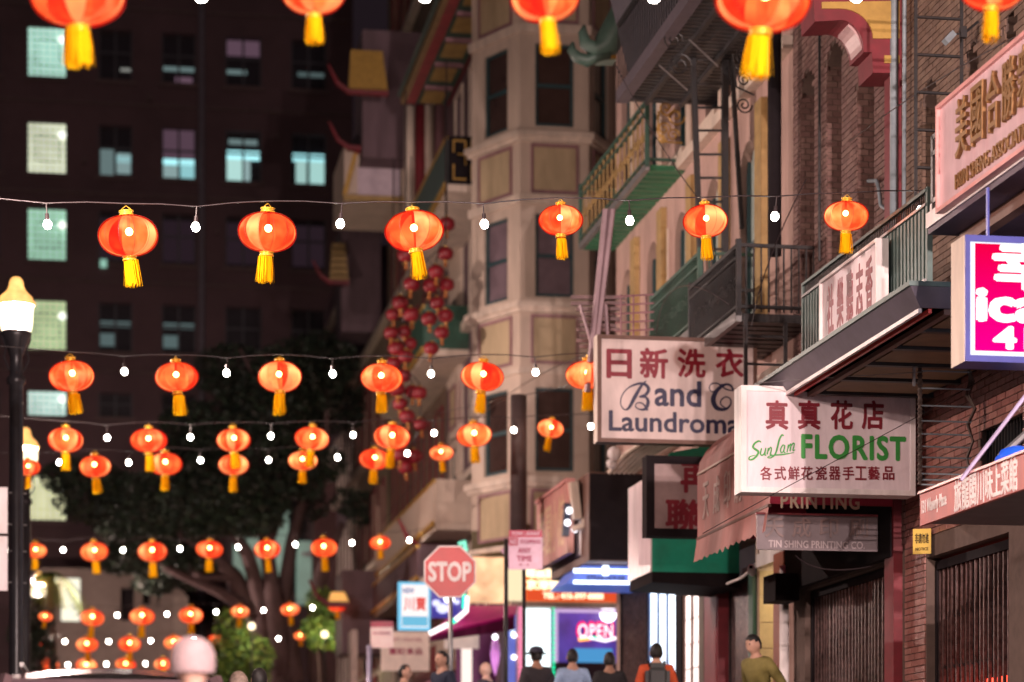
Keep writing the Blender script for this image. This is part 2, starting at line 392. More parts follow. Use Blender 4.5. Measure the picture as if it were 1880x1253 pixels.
# body centre sits .275 below the hanging point; width .545
def ell(a, b, n=16, hole=.16):
    out = []
    for k in range(n + 1):
        t = -PI / 2 + PI * k / n; r = a * math.cos(t) ** .86 if math.cos(t) > 1e-6 else 0
        if r < hole * a and abs(math.sin(t)) > .9: r = hole * a
        out.append((max(r, hole * a), b * math.sin(t)))
    return out
def make_lantern(lit=True):
    t = thing('lantern', 'tmp', 'lantern')
    zc = -.275
    mb = MB(); mb.lathe(ell(.2725, .178), (0, 0, zc), 48, lambda a: 1 - .018 * abs(math.sin(6 * a)) ** .5 * 1.0)
    sh = mb.build('shade', M_outer, t, True)
    mb = MB(); mb.lathe(ell(.256, .167), (0, 0, zc), 36); mb.build('lining', M_inner, t, True)
    mb = MB()
    for k in range(12):
        a = PI * k / 6; pts = [(r * 1.004 * math.cos(a), r * 1.004 * math.sin(a), zc + z) for r, z in ell(.2725, .178)]
        mb.tube(pts, .0016, 3, False)
    mb.build('rib_frame', M_cord, t, kind='stuff')
    for nm, z0, z1 in (('top_cap', zc + .174, zc + .215), ('bottom_cap', zc - .212, zc - .174)):
        mb = MB(); mb.lathe([(.062, z0), (.066, z0), (.066, z0 + .012), (.058, z0 + .016), (.058, z1 - .012), (.066, z1 - .01), (.066, z1), (.06, z1)], (0, 0, 0), 16); c = mb.build(nm, M_cap, t, True)
        if nm == 'top_cap':
            mb = MB(); mb.tube([(-.055, 0, z1 - .005), (-.03, 0, z1 + .02), (0, 0, z1 + .04), (.03, 0, z1 + .02), (.055, 0, z1 - .005)], .004, 5); mb.build('wire_handle', M_cap, c)
    mb = MB(); mb.sphere((.012, 0, zc + .035), .034, 8); mb.tube([(.012, 0, zc + .06), (.012, 0, zc + .2)], .016, 6)
    mb = MB(); mb.sphere((.012, 0, zc + .035), .034, 8); bu = mb.build('bulb', M_lbulb, t, True)
    mb = MB(); mb.tube([(.012, 0, zc + .068), (.012, 0, zc + .215)], .014, 6); mb.build('socket', M_wire, bu)
    mb = MB()
    for k in range(90):
        a = random.uniform(0, 2 * PI); r0 = random.uniform(.045, .066); r1 = r0 + random.uniform(.0, .028); ln = random.uniform(.2, .232)
        p0 = Vector((r0 * math.cos(a), r0 * math.sin(a), zc - .207)); p1 = Vector((r1 * math.cos(a + .1), r1 * math.sin(a + .1), zc - .207 - ln))
        mid = (p0 + p1) / 2 + Vector((random.uniform(-.004, .004), random.uniform(-.004, .004), 0))
        tx = Vector((-math.sin(a), math.cos(a), 0)) * .0055
        mb.q([p0 - tx, p0 + tx, mid + tx, mid - tx]); mb.q([mid - tx, mid + tx, p1 + tx * .7, p1 - tx * .7])
    mb.build('tassel', M_tassel, t)
    return t
def make_bulb():
    t = thing('string_bulb', 'tmp', 'light bulb')
    mb = MB(); mb.tube([(0, 0, 0), (0, 0, -.075)], .005, 5); mb.tube([(0, 0, -.07), (0, 0, -.12)], [.013, .016], 8); mb.build('socket', M_wire, t)
    mb = MB(); mb.lathe([(.001, -.178), (.018, -.172), (.028, -.155), (.03, -.143), (.025, -.128), (.015, -.115)], (0, 0, 0), 12); mb.build('glass', M_bulb, t, True)
    return t
LAN = make_lantern(); BUL = make_bulb()
used = {'l': False, 'b': False}
ORD = ['first', 'second', 'third', 'fourth', 'fifth', 'sixth', 'seventh', 'eighth', 'ninth', 'tenth']
# rows: name, depth, lanterns (px, py of body centre, width px), bulbs (px, py of glass)
ROWS = [
 ('nearest and topmost string', 13.8, [(140, -8, 178), (575, -10, 118), (995, -8, 128), (1407, 3, 178), (1825, -21, 122)], [(365, -9), (785, -9), (1197, -9), (1580, -11)]),
 ('second string from the top', 22.0, [(231, 430, 111), (492, 425, 110), (756, 428, 112), (1029, 405, 82), (1293, 405, 84), (1555, 397, 84)],
  [(85, 412), (361, 418), (628, 412), (887, 412), (1155, 406), (1426, 398), (1688, 387)]),
 ('third string from the top', 30.8, [(128, 690, 86), (322, 693, 82), (513, 692, 81), (702, 694, 80), (889, 692, 81), (1078, 690, 82)],
  [(227, 683), (418, 686), (610, 687), (794, 687), (982, 684)]),
 ('fourth string from the top', 38.5, [(121, 808, 67), (273, 810, 69), (427, 808, 64), (575, 806, 64), (722, 803, 67), (868, 800, 66), (1015, 788, 50)],
  [(196, 804), (350, 803), (498, 801), (648, 799), (797, 796), (942, 790), (1086, 783)]),
 ('fifth string from the top', 44.8, [(50, 858, 45), (173, 855, 58), (303, 852, 61), (428, 853, 57), (556, 847, 55), (689, 843, 57), (810, 833, 45)],
  [(107, 849), (238, 850), (367, 846), (493, 845), (621, 840), (747, 833)]),
 ('sixth string from the top', 54.0, [(65, 1012, 43), (171, 1013, 52), (279, 1012, 53), (386, 1010, 51), (489, 1008, 49), (594, 1005, 50), (697, 998, 39)],
  [(20, 1011), (115, 1010), (225, 1010), (331, 1008), (436, 1005), (541, 1000), (647, 997), (752, 992)]),
 ('seventh string from the top', 63.6, [(85, 1133, 26), (171, 1134, 44), (261, 1132, 46), (351, 1130, 45), (441, 1124, 35), (531, 1120, 35), (618, 1114, 34)],
  [(215, 1130), (306, 1128), (396, 1124), (485, 1121), (573, 1116), (705, 1107), (735, 1104)]),
 ('eighth string from the top', 72.0, [(80, 1187, 20), (159, 1183, 40), (238, 1182, 41), (318, 1180, 38), (397, 1177, 32), (551, 1168, 24)],
  [(119, 1178), (199, 1178), (278, 1177), (357, 1176), (511, 1173), (588, 1170), (626, 1170)]),
 ('lowest string of all', 80.0, [(91, 1222, 36), (160, 1222, 39), (232, 1222, 37), (300, 1221, 35)], [(125, 1221), (196, 1220), (266, 1219)]),
]
for ri, (rn, dep, lans, bulbs) in enumerate(ROWS):
    nodes = []
    for i, (px, py, w) in enumerate(lans):
        sc_ = w / FPX * tY(px, PD(600, 0, dep).y) / .545
        P = PD(px, py, tY(px, PD(600, 0, dep).y)); top = P + Vector((0, 0, .275 * sc_))
        size = 'large' if sc_ > .86 else 'small'
        lb = '%s lit red lantern, %s from the lamp posts on the %s' % (size, ORD[i], rn)
        rot = (random.uniform(-.09, .09), random.uniform(-.09, .09), random.uniform(0, 6.28))
        if (px, w) == (1015, 50): rot = (0, .2, .4)
        if not used['l']:
            o = LAN; o.location = top; o.scale = (sc_,) * 3; o.rotation_euler = rot; o['label'] = lb; used['l'] = True
        else: o = dup(LAN, top, lb, sc_, rot)
        for c in o.children:
            if c.name.startswith('tassel'): c.rotation_euler = (random.uniform(-.03, .03), random.uniform(-.03, .03), random.uniform(0, 6)); c.scale = (random.uniform(.85, 1.1), random.uniform(.85, 1.1), random.uniform(.97, 1.05))
        o.scale = (sc_ * random.uniform(.98, 1.02), sc_ * random.uniform(.98, 1.02), sc_ * random.uniform(.95, 1.06))
        o['group'] = 'lit red lanterns hung on strings across the street'
        nodes.append((px, top))
    for i, (px, py) in enumerate(bulbs):
        P = PD(px, py, tY(px, PD(600, 0, dep).y)); k = 1.3 if ri < 2 else 1.35; top = P + Vector((0, 0, .145 * k))
        lb = 'round white bulb, %s from the lamp posts on the %s' % (ORD[i], rn)
        if not used['b']: o = BUL; o.location = top; o.scale = (k,) * 3; o['label'] = lb; used['b'] = True
        else: o = dup(BUL, top, lb, k)
        o.rotation_euler = (random.uniform(-.1, .1), random.uniform(-.1, .1), 0)
        o['group'] = 'white bulbs hung between the lanterns'
        nodes.append((px, top))
    nodes.sort(key=lambda a: a[0])
    # the cable: from the kerb side to the buildings, dipping a little at every load
    A = nodes[0][1] + Vector((-2.6, 0, .12)); B = nodes[-1][1] + Vector((.6 if ri else 1.0, 0, .1))
    pts = [A]
    allp = [A] + [n[1] for n in nodes] + [B]
    for p, q in zip(allp, allp[1:]):
        for t in (.25, .5, .75): pts.append(p.lerp(q, t) + Vector((0, random.uniform(-.004, .004), .010 * (1 - abs(2 * t - 1)))))
        pts.append(q)
    mb = MB(); mb.tube(pts, .0065, 5)
    tag(mb.build('string_light_cable', M_wire, None, True), 'thin dark cable with clips carrying the %s of lanterns' % rn.replace('string', 'row', 1), 'cable', 'cables strung across the street')

# ------------------------------------------------------------------ street lamps
M_globe = bpy.data.materials.new('lit_globe'); M_globe.use_nodes = True; nt = M_globe.node_tree; nt.nodes.clear()
e_ = nt.nodes.new('ShaderNodeEmission'); e_.inputs[0].default_value = (1, .78, .5, 1); e_.inputs[1].default_value = 4.5
t_ = nt.nodes.new('ShaderNodeBsdfTransparent'); x_ = nt.nodes.new('ShaderNodeMixShader'); x_.inputs[0].default_value = .5; o_ = nt.nodes.new('ShaderNodeOutputMaterial')
nt.links.new(t_.outputs[0], x_.inputs[1]); nt.links.new(e_.outputs[0], x_.inputs[2]); nt.links.new(x_.outputs[0], o_.inputs[0])
M_dome = mat('lit_amber_dome', (.7, .5, .25), .35, emit=(1, .5, .13), es=1.2, evar=.35, scale=9)
M_post = mat('lamp_post_paint', (.03, .028, .033), .35, .2, dirt=.25, scale=9)
def make_lamp():
    t = thing('street_lamp', 'tmp', 'street lamp'); H = 6.85
    mb = MB()
    mb.lathe([(.3, 0), (.3, .12), (.22, .2), (.2, .7), (.16, .8), (.12, .9), (.1, 1.0), (.095, 5.35), (.13, 5.38), (.13, 5.45), (.09, 5.5), (.085, 5.75), (.11, 5.8)], (0, 0, 0), 20, lambda a: 1 - .05 * abs(math.sin(8 * a)))
    mb.build('post', M_post, t, True)
    mb = MB(); mb.lathe([(.085, 5.75), (.12, 5.85), (.2, 6.02), (.21, 6.08), (.19, 6.1), (.02, 6.1)], (0, 0, 0), 24); c = mb.build('lamp_holder', M_post, t, True)
    mb = MB()
    for k in range(4):
        a = PI / 2 * k + .4; mb.tube([(.1 * math.cos(a), .1 * math.sin(a), 5.55), (.18 * math.cos(a), .18 * math.sin(a), 5.72), (.15 * math.cos(a), .15 * math.sin(a), 5.85), (.21 * math.cos(a), .21 * math.sin(a), 6.02)], .012, 5)
    mb.build('scroll_bracket', M_post, c)
    mb = MB(); mb.lathe([(.15, 6.08), (.2, 6.1), (.218, 6.18), (.226, 6.3), (.232, 6.42), (.235, 6.46)], (0, 0, 0), 28); mb.build('globe', M_globe, t, True)
    mb = MB(); mb.lathe([(.24, 6.45), (.262, 6.47), (.262, 6.5), (.23, 6.53), (.22, 6.57), (.19, 6.6), (.13, 6.66), (.1, 6.73), (.1, 6.76), (.085, 6.81), (.05, 6.845), (.001, 6.85)], (0, 0, 0), 28)
    mb.build('lamp_cap', M_dome, t, True)
    ld = bpy.data.lights.new('lamp_light', 'POINT'); ld.energy = 4700; ld.color = (1, .76, .67); ld.shadow_soft_size = .08
    l = bpy.data.objects.new('lamp_light', ld); COL.objects.link(l); l.parent = t; l.location = (0, 0, 6.3)
    return t
L0 = make_lamp()
lamps = []
for i, (px, d) in enumerate(((30, 33.4), (47, 46.6), (71, 74.0), (85, 88.0))):
    P = PD(px, 1000, d); P.z = g(P.y) + .0
    o = L0 if i == 0 else dup(L0, P); o.location = P; lamps.append(o)
    o['label'] = ['nearest black street lamp with glowing acorn globe, its post full height beside the strings', 'second street lamp, globe peeping from behind the nearest lamp post',
                  'third street lamp, its globe shining through palm fronds', 'farthest street lamp, low small globe beyond the palm'][i]
    o['group'] = 'black street lamps with glowing globes'
# same lamps go on behind the photographer; other kerb's added brighter to light signs
for i, (x, y, w_) in enumerate(((-1.3, 19.5, 'before the nearest one'), (-1.3, 4.5, 'beside the photographer'), (-1.3, -10, 'behind the photographer on the lantern side'), (5.8, 3, 'on the laundromat side close to the photographer'), (6.0, -5, 'behind the photographer on the laundromat side'))):
    o = dup(L0, (x, y, gh(x, y)))
    if x > 0:
        for c in o.children:
            if c.type == 'LIGHT': c.data = c.data.copy(); c.data.energy = 24000; c.data.color = (1, .77, .72)
    o['label'] = 'unseen street lamp of the same kind ' + w_; o['group'] = 'black street lamps with glowing globes'

# banner on the nearest post, with its bands
t = thing('lamp_post_banner', 'pale pink vertical banner strapped to the nearest lamp post', 'banner', PD(4, 1000, 33.2))
Fb = frame(PD(0, 1500, 33.3) * Vector((1, 1, 0)) if False else Vector((0, PD(4, 0, 33.2).y, 0)), (1, 0, 0), (0, -1, 0))
x1 = xY(14, PD(4, 0, 33.2).y)
def zz(py): return CAMZ + 33.2 * (HY - py) / FPX
for za, zb in ((895, 980), (985, 1085)):
    MB().fb(Fb, x1 - .55, x1, zz(zb), zz(za), 0, .012).build('banner_cloth', M_sign, t)
for py in (903, 961, 1010, 1068):
    mb = MB(); mb.tube([(x1 - .3, PD(4, 0, 33.2).y, zz(py)), (L0.location.x + .14, L0.location.y - .0, zz(py))], .012, 5)
    mb.build('clamp_band', M_steel, t)
# ================================================================== right side of the street
WX = 8.35
FW = FWALL(WX)
def Y(px, X=WX): return yX(px, X)
def Z(px, py, X=WX): return zX(px, py, X)
def arch_fill(mb, F, u0, u1, zs, zt, n0, n1):
    c = (u0 + u1) / 2; r = (u1 - u0) / 2; h = zt - zs
    for sgn in (-1, 1):
        pts = [(c + sgn * r, zs)] + [(c + sgn * r * math.cos(a), zs + h * math.sin(a)) for a in [PI / 2 * k / 7 for k in range(1, 8)]] + [(c + sgn * r, zt)]
        mb.prism(F, pts, n0, n1)
def accordion_gate(name, label, F, u0, u1, z0, z1, n, spacing=.125, cols=(M_black, M_brown)):
    t = thing(name, label, 'security gate', F(u0, z0, n))
    mb = MB(); u = u0 + .03
    while u < u1 - .03:
        mb.fb(F, u, u + .03, z0 + .02, z1 - .04, n - .015, n + .015); u += spacing * random.uniform(.8, 1.2)
    mb.build('upright_bars', mat('gate_bar', (.13, .075, .07), .35, .5, scale=14, var=.7), t, kind='stuff')
    mb = MB()
    for zf in (.28, .62, .8):
        z = z0 + (z1 - z0) * zf; mb.fb(F, u0, u1, z, z + .03, n - .02, n - .012)
    mb.build('cross_rail', M_black, t)
    for nm, a, b, c, d in (('post', u0, u0 + .05, z0, z1), ('post', u1 - .05, u1, z0, z1), ('top_track', u0, u1, z1 - .05, z1 + .04)):
        MB().fb(F, a, b, c, d, n - .03, n + .035).build(nm, M_black, t)
    um = u0 + (u1 - u0) * .45
    MB().fb(F, um, um + .1, z0 + 1.05, z0 + 1.25, n + .016, n + .05).build('lock_box', M_steel, t)
    return t
def rail_bars(mb, A, B, z0, z1, sp, w=.014):
    A, B = Vector(A), Vector(B); L_ = (B - A).length; k = max(1, int(L_ / sp))
    for i in range(k + 1):
        p = A.lerp(B, i / k); mb.bar((p.x, p.y, z0), (p.x, p.y, z1), w)

# ---------------------------------------------------------------- tan brick building (nearest)
zg = .9
Yn0, Yn1 = 14.0, 24.65
t = thing('brick_building', 'tan brick building with deep arched openings beside the pink lit sign', 'building', (WX, 20, 0))
BR = t
gateA = (Y(1852), Y(1701), .4, 3.68)
holesA = []
for pa, pb, ztop in ((1692, 1722, 8.6), (1772, 1797, 8.6), (1843, 1868, 8.6)):
    holesA.append((Y(pb), Y(pa), 6.9, ztop))
winA = (Y(1880), Y(1800), 3.95, 4.75)
mb = MB(); wall_holes(FW, Yn0, Yn1, -.2, 16, -.45, 0, holesA + [gateA, winA], mb)
for h in holesA: arch_fill(mb, FW, h[0], h[1], h[3] - .3, h[3], -.42, -.01)
mb.build('wall', M_mortar, t)
MB().box(WX + .45, WX + .5, Yn0, Yn1, -.2, 16).build('inner_wall', M_black, t)
def inhole(hs, pad=0.0):
    fs = []
    for h in hs:
        def f(u, z, h=h):
            if not (h[0] - pad < u < h[1] + pad and h[2] < z < h[3] + .02): return False
            zs = h[3] - .3
            if z > zs: c = (h[0] + h[1]) / 2; return ((u - c) / ((h[1] - h[0]) / 2)) ** 2 + ((z - zs) / .3) ** 2 < 1
            return True
        fs.append(f)
    return fs
rects = [lambda u, z: gateA[0] < u < gateA[1] and z < gateA[3], lambda u, z: winA[0] < u < winA[1] and winA[2] < z < winA[3]]
bricks(FW, 18.4, Yn1, 3.9, 6.3, 0, M_rbrick, t, rects, 150, (22.6, 5.0))
bricks(FW, 18.4, Yn1, 6.3, 12.5, 0, M_brick, t, inhole(holesA), 0, clips=[(h[0], h[1], h[2], h[3] - .3) for h in holesA])
bricks(FW, Y(1701) + .02, Yn1, .9, 3.9, 0, M_rbrick, t, (), 150, (24.3, 2.6))
for h in holesA:
    bricks(FCROSS(h[1]), WX, WX + .44, h[2], h[3], 0, M_brick, t, (), 0, L=.11)
accordion_gate('folding_gate', 'dark folding gate under the red waverly sign with red glow', FW, gateA[0] + .02, gateA[1] - .02, .75, 3.6, -.12)
# tubes added behind the gate for the red tail-light glow on its bars
t2 = thing('added_gate_glow', 'low red tubes added behind the folding gate, standing in for tail light glow', 'lamp', (WX + .3, 22.2, 1.2))
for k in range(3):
    a = Y(1835) + k * .5; MB().fb(FW, a, a + .35, 2.3, 2.38, -.42, -.3).build('added_red_tube', emat('red_glow', (1, .06, .03), 5), t2)
t2 = thing('barred_window', 'dark barred window in the pink lit brick above the waverly sign', 'window', FW(winA[0], winA[2], -.1))
MB().fb(FW, winA[0], winA[1], winA[2], winA[3], -.2, -.17).build('pane', M_glass, t2)
mb = MB()
u = winA[0]
while u < winA[1]: mb.fb(FW, u, u + .014, winA[2], winA[3], -.08, -.06); u += .08
mb.build('bars', M_iron, t2, kind='stuff')
MB().fb(FW, winA[0] - .04, winA[1] + .04, winA[2] - .06, winA[2], -.15, .05).build('sill', M_brown, t2)

# darker brick building next to it
t = thing('dark_brick_building', 'mauve brick building with narrow arched recesses behind the florist sign', 'building', (WX, 27, 0))
Yd0, Yd1 = 24.66, 28.9
hd = [(Y(1497), Y(1470), 5.4, 10.05), (Y(1547), Y(1519), 5.4, 10.05), (Y(1607), Y(1575), 5.4, 9.5)]
gateB = (Y(1636), Y(1478), .8, 3.75)
mb = MB(); wall_holes(FW, Yd0, Yd1, -.2, 16, -.45, 0, hd + [gateB], mb)
for h in hd: arch_fill(mb, FW, h[0], h[1], h[3] - .3, h[3], -.42, -.01)
mb.build('wall', M_mortar, t); MB().box(WX + .45, WX + .5, Yd0, Yd1, -.2, 16).build('inner_wall', M_black, t)
M_b2 = [mat('mauve_brick_%d' % i, c, .8, bump=.25, scale=8, dirt=.3) for i, c in enumerate([(.19, .1, .088), (.16, .082, .07), (.22, .125, .105)])]
bricks(FW, Yd0, Yd1, 3.9, 12.5, 0, M_b2, t, inhole(hd), 200, (26.5, 9.0), clips=[(h[0], h[1], h[2], h[3] - .3) for h in hd])
for h in hd: bricks(FCROSS(h[1]), WX, WX + .44, h[2], h[3], 0, M_b2, t, (), 0, L=.13)
accordion_gate('folding_gate', 'wide dark folding gate under the printing company sign', FW, gateB[0] + .02, gateB[1] - .02, 1.0, 3.7, -.1)
tag(MB().fb(FW, Yd0 + .15, Yd1, 3.78, 5.3, .03, .12).build('dark_fascia', M_black), 'dark fascia panel added above the wide folding gate', 'fascia')  # dark panel added over the wall above the gate
tag(MB().box(WX + .35, WX + .42, gateB[0], gateB[1], 1.0, 3.7).build('shop_shutter', mat('shutter', (.07, .045, .04), .6, dirt=.5, scale=3), None), 'dim shopfront boards behind the wide folding gate', 'shopfront')
tag(MB().fb(FW, Y(1657), Y(1640), .5, 9.6, -.02, .1).build('red_pilaster', M_red), 'tall dark red post between the two folding gates', 'pilaster')

# red and yellow arched portal board
Yp = 24.75; FP = FCROSS(Yp)
def pp(px, py): return (xY(px, Yp), zY(px, py, Yp))
arc = [(1586 - 52 * (1 - math.cos(a)) * .8, 96 - 59 * math.sin(a)) for a in [PI / 2 * k / 8 for k in range(9)]]
t = thing('portal_board', 'dark red arched portal end with yellow panels above the brick arches', 'portal', (xY(1570, Yp), Yp, zY(1570, 60, Yp)))
outl = [(1496, 40), (1490, -60), (1656, -60), (1656, 134), (1603, 134), (1601, 96)] + arc + [(1530, 38)]
MB().prism(FP, [pp(*p) for p in outl], -.5, 0).build('board', M_red, t)
yel = [(1508, 17), (1508, 5), (1651, 3), (1651, 72), (1602, 72)] + [(1602 - 60 * (1 - math.cos(a)), 72 - 55 * math.sin(a)) for a in [PI / 2 * k / 8 for k in range(1, 9)]]
M_yel = mat('mustard_panel', (.5, .3, .07), .5, dirt=.2, scale=4)
MB().prism(FP, [pp(*p) for p in yel], .003, .02).build('yellow_panel', M_yel, t)
MB().prism(FP, [pp(*p) for p in ((1623, 103), (1651, 103), (1651, 117), (1623, 117))], .003, .02).build('yellow_panel', M_yel, t)
mb = MB()
ar2 = arc[1:7]
for p, q in zip(ar2, ar2[1:]):
    a, b = pp(*p), pp(*q); mb.hexa([FP(a[0] - .005, a[1] - .03, -.42), FP(b[0] - .005, b[1] - .03, -.42), FP(b[0] - .005, b[1] - .03, -.05), FP(a[0] - .005, a[1] - .03, -.05), FP(a[0], a[1], -.42), FP(b[0], b[1], -.42), FP(b[0], b[1], -.05), FP(a[0], a[1], -.05)])
mb.build('arch_soffit', mat('pink_soffit', (.55, .36, .36), .4), t)

# pipes and the fire escape ladder against the tan brick
for nm, px, r, lb in (('drainpipe', 1657, .045, 'thick grey drainpipe running up beside the red post'), ('drainpipe', 1676, .022, 'thin grey conduit beside the thick drainpipe')):
    yy = Y(px); mb = MB(); mb.tube([(WX - .1, yy, 6.4), (WX - .09, yy - .03, 14)], r, 8)
    o = mb.build(nm, M_pipe, None, True); tag(o, lb, 'pipe')
yb = Y(1640); mb = MB()
mb.tube([FW(Y(1602), Z(1602, 333), .05), FW(Y(1622), Z(1622, 333), .08), FW(Y(1626), Z(1626, 345), .08), FW(Y(1630), Z(1630, 378), .08), FW(Y(1636), Z(1636, 383), .08), FW(Y(1655), Z(1655, 383), .08)], .022, 6)
tag(mb.build('conduit', M_pipe, None, True), 'bent pale conduit joining the drainpipe low on the brick', 'pipe')
YL = 22.6; FL = FCROSS(YL)
t = thing('wall_ladder', 'dark iron ladder with wide rungs on the tan brick wall', 'ladder', (xY(1680, YL), YL, 6))
for px in (1678, 1762):
    mb = MB(); x = xY(px, YL); mb.fb(FL, x, x + .03, zY(px, 380, YL), zY(px, -40, YL), 0, .02); mb.build('rail', M_iron, t)
for py in (-35, 33, 102, 171, 240, 309, 378):
    mb = MB(); mb.tube([FL(xY(1680, YL), zY(1700, py, YL), .01), FL(xY(1764, YL), zY(1700, py, YL), .01)], .016, 6); mb.build('rung', M_iron, t)
t = thing('floodlight', 'small grey floodlight on a bracket beside the wall ladder', 'floodlight', (xY(1740, 22.4), 22.4, zY(1740, 70, 22.4)))
FK = FCROSS(22.4)
def kp(px, py): return FK(xY(px, 22.4), zY(px, py, 22.4), 0)
mb = MB(); mb.bar(kp(1735, 78), kp(1750, 62), .09, .06); mb.build('head', M_pipe, t)
mb = MB(); mb.tube([kp(1748, 64), kp(1762, 62)], .01, 5); mb.tube([kp(1770, 62), kp(1796, 40)], .014, 5); mb.build('arm', M_iron, t)
mb = MB(); mb.bar(kp(1768, 50), kp(1768, 70), .06); mb.build('bracket', M_iron, t)

# ---------------------------------------------------------------- balcony with the large association sign
XB = 7.1
FB_ = FWALL(XB)
ya, yb_, yfar = Y(1900, XB), Y(1748, XB), Y(1714, XB)
zt_, zb_ = Z(1748, 203, XB), Z(1748, 385, XB)
zf = Z(1714, 415, XB)
t = thing('upper_balcony', 'cantilevered balcony with pale baluster rail carrying the slanting association sign', 'balcony', (XB, 20, zf))
MB().box(XB - .05, WX, 15.5, yfar, zf - .08, zf + .06).build('floor_slab', mat('slab_dark', (.1, .07, .1), .6, dirt=.3), t)
MB().fb(FB_, 15.5, yfar, zf - .03, zf + .1, .05, .07).build('fascia', M_white, t)
MB().box(XB + .02, WX, 15.5, 16, zf - .5, zf - .08).build('brace_beam', M_brown, t)
for py in (258, 288, 375):
    z = Z(1714, py, XB); mb = MB(); mb.fb(FB_, yb_ - .1, yfar, z, z + .04, -.02, .02); mb.build('rail', M_steel, t)
mb = MB(); rail_bars(mb, (XB, yb_, 0), (XB, yfar, 0), zf + .1, Z(1714, 375, XB), .17, .05); mb.build('baluster', M_white, t, kind='stuff')
mb = MB(); rail_bars(mb, (XB, yfar, 0), (WX, yfar, 0), zf + .06, Z(1714, 258, XB), .055, .012); mb.build('end_bars', M_iron, t, kind='stuff')
for z in (Z(1714, 258, XB), Z(1714, 288, XB), zf + .1):
    MB().box(XB, WX, yfar - .01, yfar + .02, z, z + .035).build('end_rail', M_iron, t)
MB().fb(FB_, yfar - .03, yfar + .02, zf, Z(1714, 250, XB), -.03, .02).build('corner_post', M_steel, t)
mb = MB(); mb.bar((XB + .25, 16, zf - .14), (XB + .25, yfar - .1, zf - .14), .1, .12); mb.build('support_beam', M_brown, t)
FS_ = FWALL(XB - .08)
t = thing('association_sign', 'long slanting pink white sign with raised gold characters on the upper balcony', 'sign', (XB, 20, zb_))
MB().fb(FS_, ya - 2, yb_, zb_, zt_, -.05, .03).build('board', mat('rosy_board', (.72, .5, .53), .22, var=.2, dirt=.45, dirtcol=(.55, .2, .2), scale=2, streak=True), t)
fr = mat('pink_frame', (.75, .35, .33), .35, dirt=.2)
for a, b, c, d in ((ya - 2, yb_, zt_ - .0, zt_ + .035), (ya - 2, yb_, zb_ - .035, zb_), (yb_, yb_ + .03, zb_ - .035, zt_ + .035)):
    MB().fb(FS_, a, b, c, d, -.06, .06).build('frame', fr, t)
H_ = zt_ - zb_
chars = '美國合勝衆堂'
M_goldl = mat('gold_letter', (.3, .16, .06), .4, .3, scale=20)
for i, ch in enumerate(chars):
    pxc = 1778 + i * 29; u = Y(pxc, XB - .08)
    text(ch, FS_, u, zt_ - H_ * .37, .03, M_goldl, t, w=.27, h=H_ * .56, bold=.006, ext=.04, name='raised_character')
text('HSIN SHENG ASSOCIATION', FS_, Y(1850, XB), zb_ + H_ * .14, .03, M_goldl, t, w=1.75, h=H_ * .15, bold=.0, ext=.02)

# ---------------------------------------------------------------- long green balcony, its white sign and the eave below
XG = 7.2; FG = FWALL(XG)
gy0, gy1 = Y(1705, XG), Y(1476, XG)
gt, gm_, gb = Z(1705, 352, XG), Z(1705, 378, XG), Z(1705, 512, XG)
t = thing('long_green_balcony', 'long grey green sheet metal balcony carrying the white red lettered sign', 'balcony', (XG, 23, gb))
mb = MB(); u = gy0; k = 0
Mg2 = M_iron2
while u < gy1 - .02:                      # ribbed sheet: each rib a panel
    n = .0 if k % 2 else .012
    mb.fb(FG, u, min(u + .05, gy1), gb, gm_, -.012, n); u += .05; k += 1
mb.build('ribbed_sheet', Mg2, t, kind='stuff')
MB().fb(FG, gy0, gy1, gm_, gm_ + .025, -.03, .035).build('mid_rail', M_steel, t)
MB().fb(FG, gy0, gy1, gt, gt + .03, -.02, .03).build('top_rail', M_iron2, t)
MB().fb(FG, gy0, gy1, gb - .05, gb, -.03, .04).build('bottom_rail', M_steel, t)
mb = MB(); rail_bars(mb, (XG, gy0, 0), (XG, gy1, 0), gm_, gt, .05, .01); mb.build('bars', M_iron, t, kind='stuff')
mb = MB(); rail_bars(mb, (XG, gy0, 0), (XG, gy1, 0), gb - .3, gb, .06, .01); mb.build('lower_bars', M_iron, t, kind='stuff')
for y_ in (gy0, gy1):
    MB().box(XG - .02, XG + .03, y_ - .02, y_ + .03, gb - .35, gt + .04).build('post', M_iron2, t)
MB().box(XG + .02, WX, gy0, gy0 + .02, gt, gt + .03).build('end_rail', M_iron2, t)
MB().box(XG + .02, WX, gy0, gy0 + .02, gb - .32, gb - .02).build('end_panel', M_iron, t)
MB().box(XG, WX, gy0, gy1, gb - .38, gb - .32).build('floor_deck', M_iron, t)
sy0, sy1 = Y(1620, XG - .1), Y(1517, XG - .1)
FS2 = FWALL(XG - .1)
t = thing('balcony_sign', 'white board with five dark red characters hung on the long green balcony', 'sign', (XG, 25, gb))
z1_, z0_ = Z(1620, 445, XG - .1), Z(1620, 570, XG - .1)
MB().fb(FS2, sy0, sy1, z0_, z1_, -.04, .04).build('board', M_sign, t)
for a, b, c, d in ((sy0 - .03, sy0, z0_ - .03, z1_ + .03), (sy1, sy1 + .02, z0_ - .03, z1_ + .03), (sy0, sy1, z1_, z1_ + .03), (sy0, sy1, z0_ - .03, z0_)):
    MB().fb(FS2, a, b, c, d, -.05, .07).build('frame', M_white, t)
for i, ch in enumerate('社樂聽志香'):
    text(ch, FS2, Y(1532 + i * 17.8, XG - .1), (z0_ + z1_) / 2, .04, M_maroon, t, w=.2, h=(z1_ - z0_) * .74, bold=.03, ext=.003)
